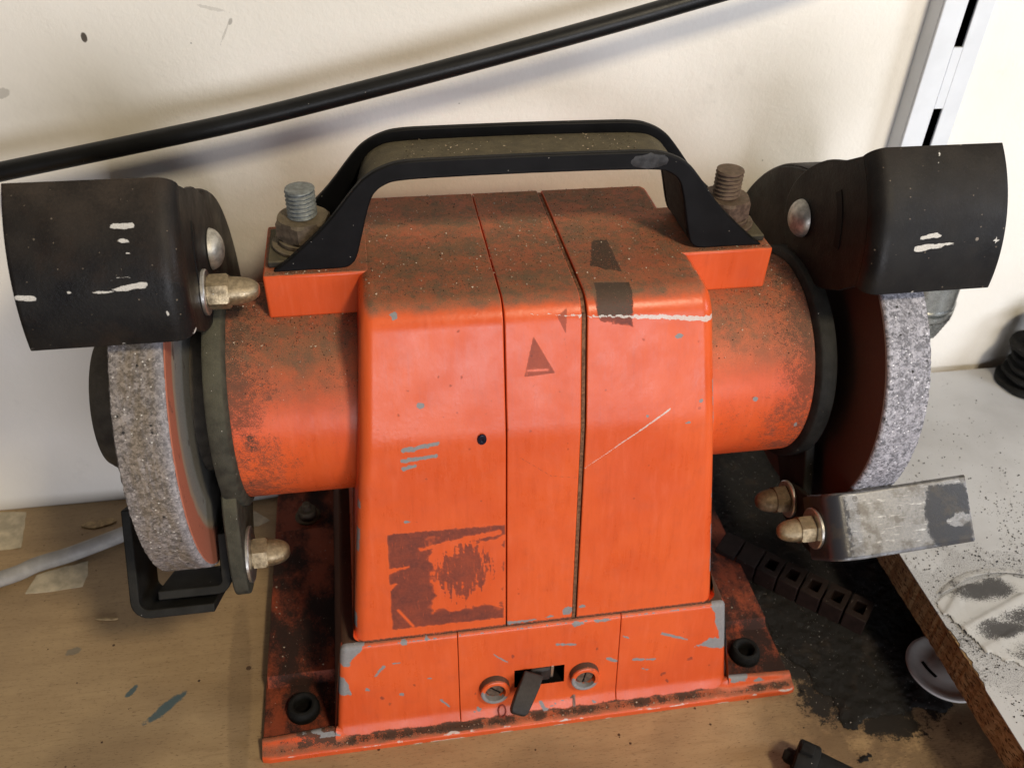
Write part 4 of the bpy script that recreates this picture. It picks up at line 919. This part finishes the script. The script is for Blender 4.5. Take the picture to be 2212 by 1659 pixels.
V = np.c_[gx[use]+(RNG.random(use.sum())-.5)*.4, gy[use]+(RNG.random(use.sum())-.5)*.4, np.maximum(h[use], .05)+.06]
tag(build('grinding_dust', V, F, 'dust', angle=180), 'spill of black grinding dust on the bench right of the grinder', 'dust', 'stuff')
def scatter(fn, n, smin, smax, z, box_, mat, name, label, cat='crumbs'):
    x = RNG.uniform(box_[0], box_[1], n); y = RNG.uniform(box_[2], box_[3], n); k = RNG.random(n) < fn(x, y); x, y = x[k], y[k]
    s_ = smin+(smax-smin)*RNG.random(len(x))**4; V, F = tetras(np.c_[x, y, z+s_*.45], s_); return tag(build(name, V, F, mat, smooth=False), label, cat, 'stuff')
def fb(x, y):
    g = fbm(x, y, .06, 61); near = np.clip((x-115)/40, 0, 1)*np.clip((y+75)/70, 0, 1)*np.clip((215-x)/30, 0, 1)
    ix = np.clip(((x-100)/.8).astype(int), 0, den.shape[0]-1); iy = np.clip(((y+50)/.8).astype(int), 0, den.shape[1]-1); dl = np.where((x > 100) & (y > -50), np.clip((den[ix, iy]-.12)*1.8, 0, 1)**2, 0)
    return np.where(((x > 130.5) | (y < -1)) | (x < -131), np.clip(dl+near*(g-.35)*.5, 0, 1)+.004, 0)
scatter(fb, 90000, .12, .55, .05, (-300, 230, -90, 180), 'crumb', 'bench_crumbs', 'dark crumbs and specks scattered over the wooden bench')
scatter(lambda x, y: np.where((x > 131) & (y > -20), np.clip((fbm(x, y, .05, 63)-.3)*2, 0, 1), .02), 2600, .08, .36, 1.0, (128, 200, -30, 170), 'sparkle', 'metal_filings', 'pale metal filings glinting in the black dust', 'filings')
def fd(x, y):
    g = fbm(x, y, .05, 65); n_ = np.clip((90-y)/70, 0, 1)*np.clip((330-x)/110, .15, 1)*np.clip((y+80)/50, 0, 1)
    near_w = np.exp(-np.hypot(x-232, y-80)/38)
    return np.where(x > 192, np.clip(n_*(g-.30)*3.0, 0, 1)+near_w*.30*np.clip(g*2-.5, 0, 1)+.01, 0)
scatter(fd, 42000, .12, .62, zb+.02, (191, 420, -80, 176), 'crumb', 'board_crumbs', 'black grinding crumbs sprinkled on the white board')
# a few bigger lumps on the board
for i, (x, y, s_) in enumerate(((230, 50, 2.4),)):
    V, F = lathe([(0, 0), (.05, .7), (.35, 1.0), (.7, .75), (.9, 0)], (0, 0), 'z', 9); V = np.array(V); V[:, :2] *= (1+.5*(RNG.random((len(V), 1))-.5)); V = V*s_+np.array((x, y, zb+.02)); V[:, 0] += (V[:, 1]-y)*.4
    tag(fixn(build('grit_lump', V, F, 'crumb', smooth=False)), ('large black grit lump on the white board beside the rest plate tip' ), 'grit')
# brown strip of blocks with square holes
ST = thing('block_strip', (157, 64, 0), 'brown plastic strip of square-holed blocks lying in the black dust', 'block strip')
d1 = np.array((.715, -.699)); d2 = np.array((-.699, -.715)); base_ = np.array((137.0, 90.5)); pitch = 12.45
def bl(a, b, z): return (base_[0]+d1[0]*a+d2[0]*b, base_[1]+d1[1]*a+d2[1]*b, z)
for i in range(-1, 6):
    a0, a1, b0, b1, H = i*pitch+.5, (i+1)*pitch-.5, 0, 16.0, 12.5
    if i < 1:
        V = [bl(a, b, z) for z in (.9, H) for a, b in ((a0, b0), (a1, b0), (a1, b1), (a0, b1))]; F = [(3, 2, 1, 0), (4, 5, 6, 7)]+[(k, (k+1) % 4, 4+(k+1) % 4, 4+k) for k in range(4)]
    else:
        h0, h1, g0, g1 = a0+2.9, a1-2.9, 4.0, 11.8; o4 = [(a0, b0), (a1, b0), (a1, b1), (a0, b1)]; i4 = [(h0, g0), (h1, g0), (h1, g1), (h0, g1)]
        V = [bl(a, b, z) for z, q in ((.9, o4), (H, o4), (H, i4), (3.5, i4)) for a, b in q]
        F = [(3, 2, 1, 0), (15, 14, 13, 12)][:1]+[(k, (k+1) % 4, 4+(k+1) % 4, 4+k) for k in range(4)]+[(4+k, 4+(k+1) % 4, 8+(k+1) % 4, 8+k) for k in range(4)]+[(8+k, 8+(k+1) % 4, 12+(k+1) % 4, 12+k) for k in range(4)]+[(12, 13, 14, 15)]
    fixn(build('block', V, F, 'brownplastic', ST, bevel=.45, smooth=True))
V = [bl(a, b, z) for z in (1.0, 10.0) for a, b in ((-pitch, 1.2), (6*pitch, 1.2), (6*pitch, 14.8), (-pitch, 14.8))]
V2 = [bl(a, b, z) for z in (1.0, 3.3) for a, b in ((-pitch+1, 1.2), (6*pitch-1, 1.2), (6*pitch-1, 14.8), (-pitch+1, 14.8))]
build('strip_base', V2, [(3, 2, 1, 0), (4, 5, 6, 7)]+[(k, (k+1) % 4, 4+(k+1) % 4, 4+k) for k in range(4)], 'brownplastic', ST, smooth=False)
# white plastic disc half under the board
DC = thing('plastic_disc', (213, 0, 0), 'white plastic disc with a slot, half under the board', 'plastic disc')
V, F = lathe([(.9, 0), (.9, 17), (1.4, 19), (2.6, 20), (3.6, 19.6), (3.9, 18.2), (3.2, 16.4), (3.0, 9.0), (3.4, 8.0), (3.4, 0)], (213, 1, ), 'z', 72); fixn(build('disc_body', V, F, 'whiteplastic', DC, angle=45))
V, F = prism([(p[0], p[1]) for p in [(201.5, 6), (203.2, 6.6), (203.6, 3), (204.4, 0), (205.6, -3), (204.0, -3.6), (202.6, -.4), (201.8, 3)]], 'z', 3.02, 3.25); build('slot_mark', V, F, 'core', DC, smooth=False)
# black plastic fitting at the lower edge of the picture
PL = thing('plastic_fitting', (121, -45, 0), 'small black plastic cap with stepped barrel lying on the bench front', 'plastic cap')
dv = np.array((.80, -.60, 0)); V, F = lathe([(0, 0), (0, 4.0), (.6, 4.6), (.8, 9.0), (1.4, 9.6), (9.5, 9.6), (10.4, 9.0), (10.8, 7.6), (30, 6.8), (30.5, 0)], (0, 0), 'x', 40)
def orient(V, o, ax):
    V = np.array(V, float); ax = np.array(ax)/np.linalg.norm(ax); sy = np.cross((0, 0, 1), ax); sy /= np.linalg.norm(sy); sz = np.cross(ax, sy); return np.array(o)+V[:, :1]*ax+V[:, 1:2]*sy+V[:, 2:]*sz
build('barrel', orient(V, (110.8, -37.5, 9.7), dv), F, 'rubber', PL, angle=35)
V, F = lathe([(-4.5, 0), (-4.4, 2.0), (-3.0, 3.2), (0, 3.6), (.5, 3.0)], (0, 0), 'x', 20); fixn(build('nozzle', orient(V, (110.8, -37.5, 9.7), dv), F, 'rubber', PL))
V, F = box(1.5, 7.5, -2.5, 2.5, 9.2, 12.2); build('key_tab', orient(V, (110.8, -37.5, 9.7), dv), F, 'rubber', PL, bevel=.5)
# ribbed black plug standing on the board
RP = thing('ribbed_plug', (345, 160, zb), 'ribbed black rubber plug standing on the white board by the wall', 'plug')
def wob(V, s_, k):
    V = np.array(V); a = np.arctan2(V[:, 1]-160, V[:, 0]-345); V[:, 0] += np.cos(a)*np.sin(a*7+k)*s_; V[:, 1] += np.sin(a)*np.sin(a*7+k)*s_; V[:, 2] += np.sin(a*2+k)*.35; return V
V, F = lathe([(zb+.05, 0), (zb+.05, 13.5), (zb+36, 12.5), (zb+37, 14.5), (zb+50, 14.0), (zb+51, 12.8), (zb+51, 0)], (345, 160), 'z', 48); build('plug_body', V, F, 'rubber', RP, angle=40)
for i, (z_, rr) in enumerate(((1.2, 20.5), (7.5, 18.2), (13.5, 16.8), (20.5, 17.2), (27, 20.0))):
    V, F = lathe([(zb+z_-.7, 12), (zb+z_-.5, rr-.4), (zb+z_+.4, rr), (zb+z_+1.7, rr-.8), (zb+z_+2.6, 12)], (345, 160), 'z', 60); fixn(build('rib', wob(V, .35, i*1.7), F, 'rubber', RP, angle=40))
# drill chuck behind the right wheel
CH = thing('drill_chuck', (240, 155, zb), 'steel drill chuck with knurled collar standing behind the right wheel', 'drill chuck')
V, F = lathe([(zb+.05, 0), (zb+.05, 6), (zb+20, 7), (zb+24, 10), (zb+50, 11.5), (zb+56, 15.5), (zb+57, 16.2)], (240, 155), 'z', 48); build('jaw_cone', V, F, 'chuckdark', CH)
n = 90; V = []; F = []; rows = [(zb+57+i*.8, 16.6+i*.24) for i in range(18)]
for i, (z_, q) in enumerate(rows):
    for k in range(n): V.append((240+(q+.35*(((k+i) % 3 == 0)+((k-i) % 3 == 0))-.2)*math.cos(2*math.pi*k/n), 155+(q+.35*(((k+i) % 3 == 0)+((k-i) % 3 == 0))-.2)*math.sin(2*math.pi*k/n), z_))
for i in range(len(rows)-1):
    for k in range(n): F.append((i*n+k, i*n+(k+1) % n, (i+1)*n+(k+1) % n, (i+1)*n+k))
build('knurled_collar', V, F, 'chrome', CH, angle=20)
V, F = lathe([(zb+70.6, 19), (zb+70.8, 20.6), (zb+71.4, 20.9), (zb+74.5, 20.9), (zb+75, 20.3), (zb+75.2, 19.4), (zb+75.8, 19.4), (zb+76, 20.4), (zb+76.5, 20.9), (zb+77.5, 20.9), (zb+78.2, 20.2), (zb+94, 19.8), (zb+96, 18), (zb+96, 0)], (240, 155), 'z', 72); build('sleeve', V, F, 'chrome', CH, angle=35)
# torn dusty paper disc on the board
PD = thing('torn_paper', (222, -4, zb), 'torn white paper disc smeared with black dust on the white board', 'paper')
arc = [(196.5, 10.5), (204, 15.6), (211, 19), (219, 21.2), (228, 21.9), (238, 20.8), (248, 17.5), (258, 12), (268, 4)]
A = np.array(spline(arc, 8)); T = np.gradient(A, axis=0); T /= np.linalg.norm(T, axis=1)[:, None]; N_ = np.c_[T[:, 1], -T[:, 0]]; V = []; F = []
for i, (p, n_) in enumerate(zip(A, N_)):
    wd = 3.4*min(1, (i+2)/10)+.4
    for t, z_ in ((0, .25), (.25, 1.1), (1, 1.5), (1, 1.1), (.25, .7), (.1, .1)): V.append((p[0]+n_[0]*wd*t, p[1]+n_[1]*wd*t, zb+z_))
m = len(A)
for i in range(m-1):
    for k in range(6): F.append((6*i+k, 6*i+(k+1) % 6, 6*i+6+(k+1) % 6, 6*i+6+k))
F += [tuple(range(6)), tuple(range(6*m-6, 6*m))]
V = np.array(V); n1 = fbm(V[:, 0], V[:, 1], .3, 71); fixn(build('rim', V, F, 'paper', PD, angle=60, marks=np.c_[0*n1, 0*n1, n1*.9-.12, 0*n1]))
gx, gy = np.meshgrid(np.arange(190.5, 275, .7), np.arange(-42, 20, .7), indexing='ij'); n1 = fbm(gx, gy, .07, 73); n2 = fbm(gx, gy, .3, 75)
rim_y = np.interp(gx, A[:, 0], A[:, 1])-3.4
body = m_poly(gx+(n2-.5)*3, gy+(n2-.5)*3, [(192.2, 6), (191.4, -2), (194, -4), (197, -11), (200, -24), (215, -36), (270, -40), (272, 2), (250, 12), (237, 17), (222, 16), (208, 12.5), (199, 9.5)], 3)
def ridge(a, b, w0, hh):
    ab = (b[0]-a[0], b[1]-a[1]); L_ = ab[0]**2+ab[1]**2; t = np.clip(((gx-a[0])*ab[0]+(gy-a[1])*ab[1])/L_, 0, 1); dd = ((gx-a[0]-t*ab[0])*(-ab[1])+(gy-a[1]-t*ab[1])*ab[0])/math.sqrt(L_); dl = np.hypot(gx-a[0]-t*ab[0], gy-a[1]-t*ab[1])
    return hh*np.where(dd < 0, np.exp(-(dl/w0)**2), np.exp(-(dl/(w0*.3))**2))
hh = .4+ridge((193, -2), (207, 10), 4, 1.8)+ridge((196, -11), (236, 3), 5, 2.6)+ridge((200, -22), (225, -14), 4, 1.3)+ridge((236, 3), (262, 4), 5, 2.0)+n2*.9+n1*1.0
hh = hh*.42*np.clip((body-.45)*3.5, 0.02, 1)
kp = body > .47; idx = -np.ones(gx.shape, int); fm = kp[:-1, :-1] & kp[1:, :-1] & kp[1:, 1:] & kp[:-1, 1:]
use = np.zeros(gx.shape, bool); use[:-1, :-1] |= fm; use[1:, :-1] |= fm; use[1:, 1:] |= fm; use[:-1, 1:] |= fm; idx[use] = np.arange(use.sum())
ii, jj = np.nonzero(fm); F = np.stack([idx[ii, jj], idx[ii+1, jj], idx[ii+1, jj+1], idx[ii, jj+1]], -1)
def blob(cx_, cy_, rx, ry, k): return k*np.clip(1.25-np.hypot((gx-cx_)/rx, (gy-cy_)/ry)+(n1-.5)*1.2, 0, 1)
dkp = np.maximum.reduce([blob(222, 9, 19, 8, 1.0), blob(208, -9, 10, 4, .75), blob(216, -14, 16, 5, 1.0), blob(238, -8, 22, 9, .8), blob(236, -24, 20, 7, .9), blob(255, 5, 18, 9, .7)])
dkp = dkp*(1-.9*np.exp(-((gy-(-11+(gx-196)*.35))/2.2)**2))*(1-.85*np.clip(1.3-np.hypot((gx-199)/7, (gy-4)/6), 0, 1))
V = np.c_[gx[use], gy[use], zb+.05+hh[use]]; dv_ = np.clip(dkp[use]*.85+.14, 0, 1); build('sheet', V, F, 'paper', PD, angle=180, marks=np.c_[0*dv_, 0*dv_, dv_, 0*dv_])
# paper tape scraps and splinters on the left of the bench
for P, lab in (([(-300, 184), (-276, 181), (-274, 168), (-271.5, 152), (-284, 151.5), (-300, 150)], 'cream paper scrap stuck on the bench at the left picture edge'), ([(-261, 117.5), (-258, 130), (-245, 134), (-232.5, 136.5), (-231, 127), (-232, 118.5), (-246, 117)], 'torn cream paper scrap under the grey cable'), ([(-143.5, 164), (-134, 155), (-141, 151), (-150, 153)], 'white paper scrap showing between left arm and base')):
    V, F = prism([(p[0], p[1]) for p in dens(P+[P[0]], 3)[:-1]], 'z', .06, .4); V = np.array(V); V[:, :2] += (RNG.random((len(V), 2))-.5)*.5
    tag(fixn(build('paper_scrap', V, F, 'tape', smooth=False)), lab, 'paper scrap')
for i, (c, L_, wd, a, lab) in enumerate((((-232, 165), 9, 3.4, 5, 'flat knotty wood splinter on the bench near the wall'), ((-215, 94), 5.5, .8, -8, 'thin pale wood shaving on the bench left of the rest'))):
    t_ = np.linspace(0, 2*math.pi, 15)[:-1]; P = [(c[0]+L_*math.cos(q)*(1+.25*(RNG.random()-.5)), c[1]+wd*math.sin(q)*(1+.5*(RNG.random()-.5))+math.cos(q)*L_*math.tan(math.radians(a))) for q in t_]
    V, F = prism(P, 'z', .06, 1.0); tag(fixn(build('wood_chip', V, F, 'woodchip', smooth=False, bevel=.2)), lab, 'wood chip')
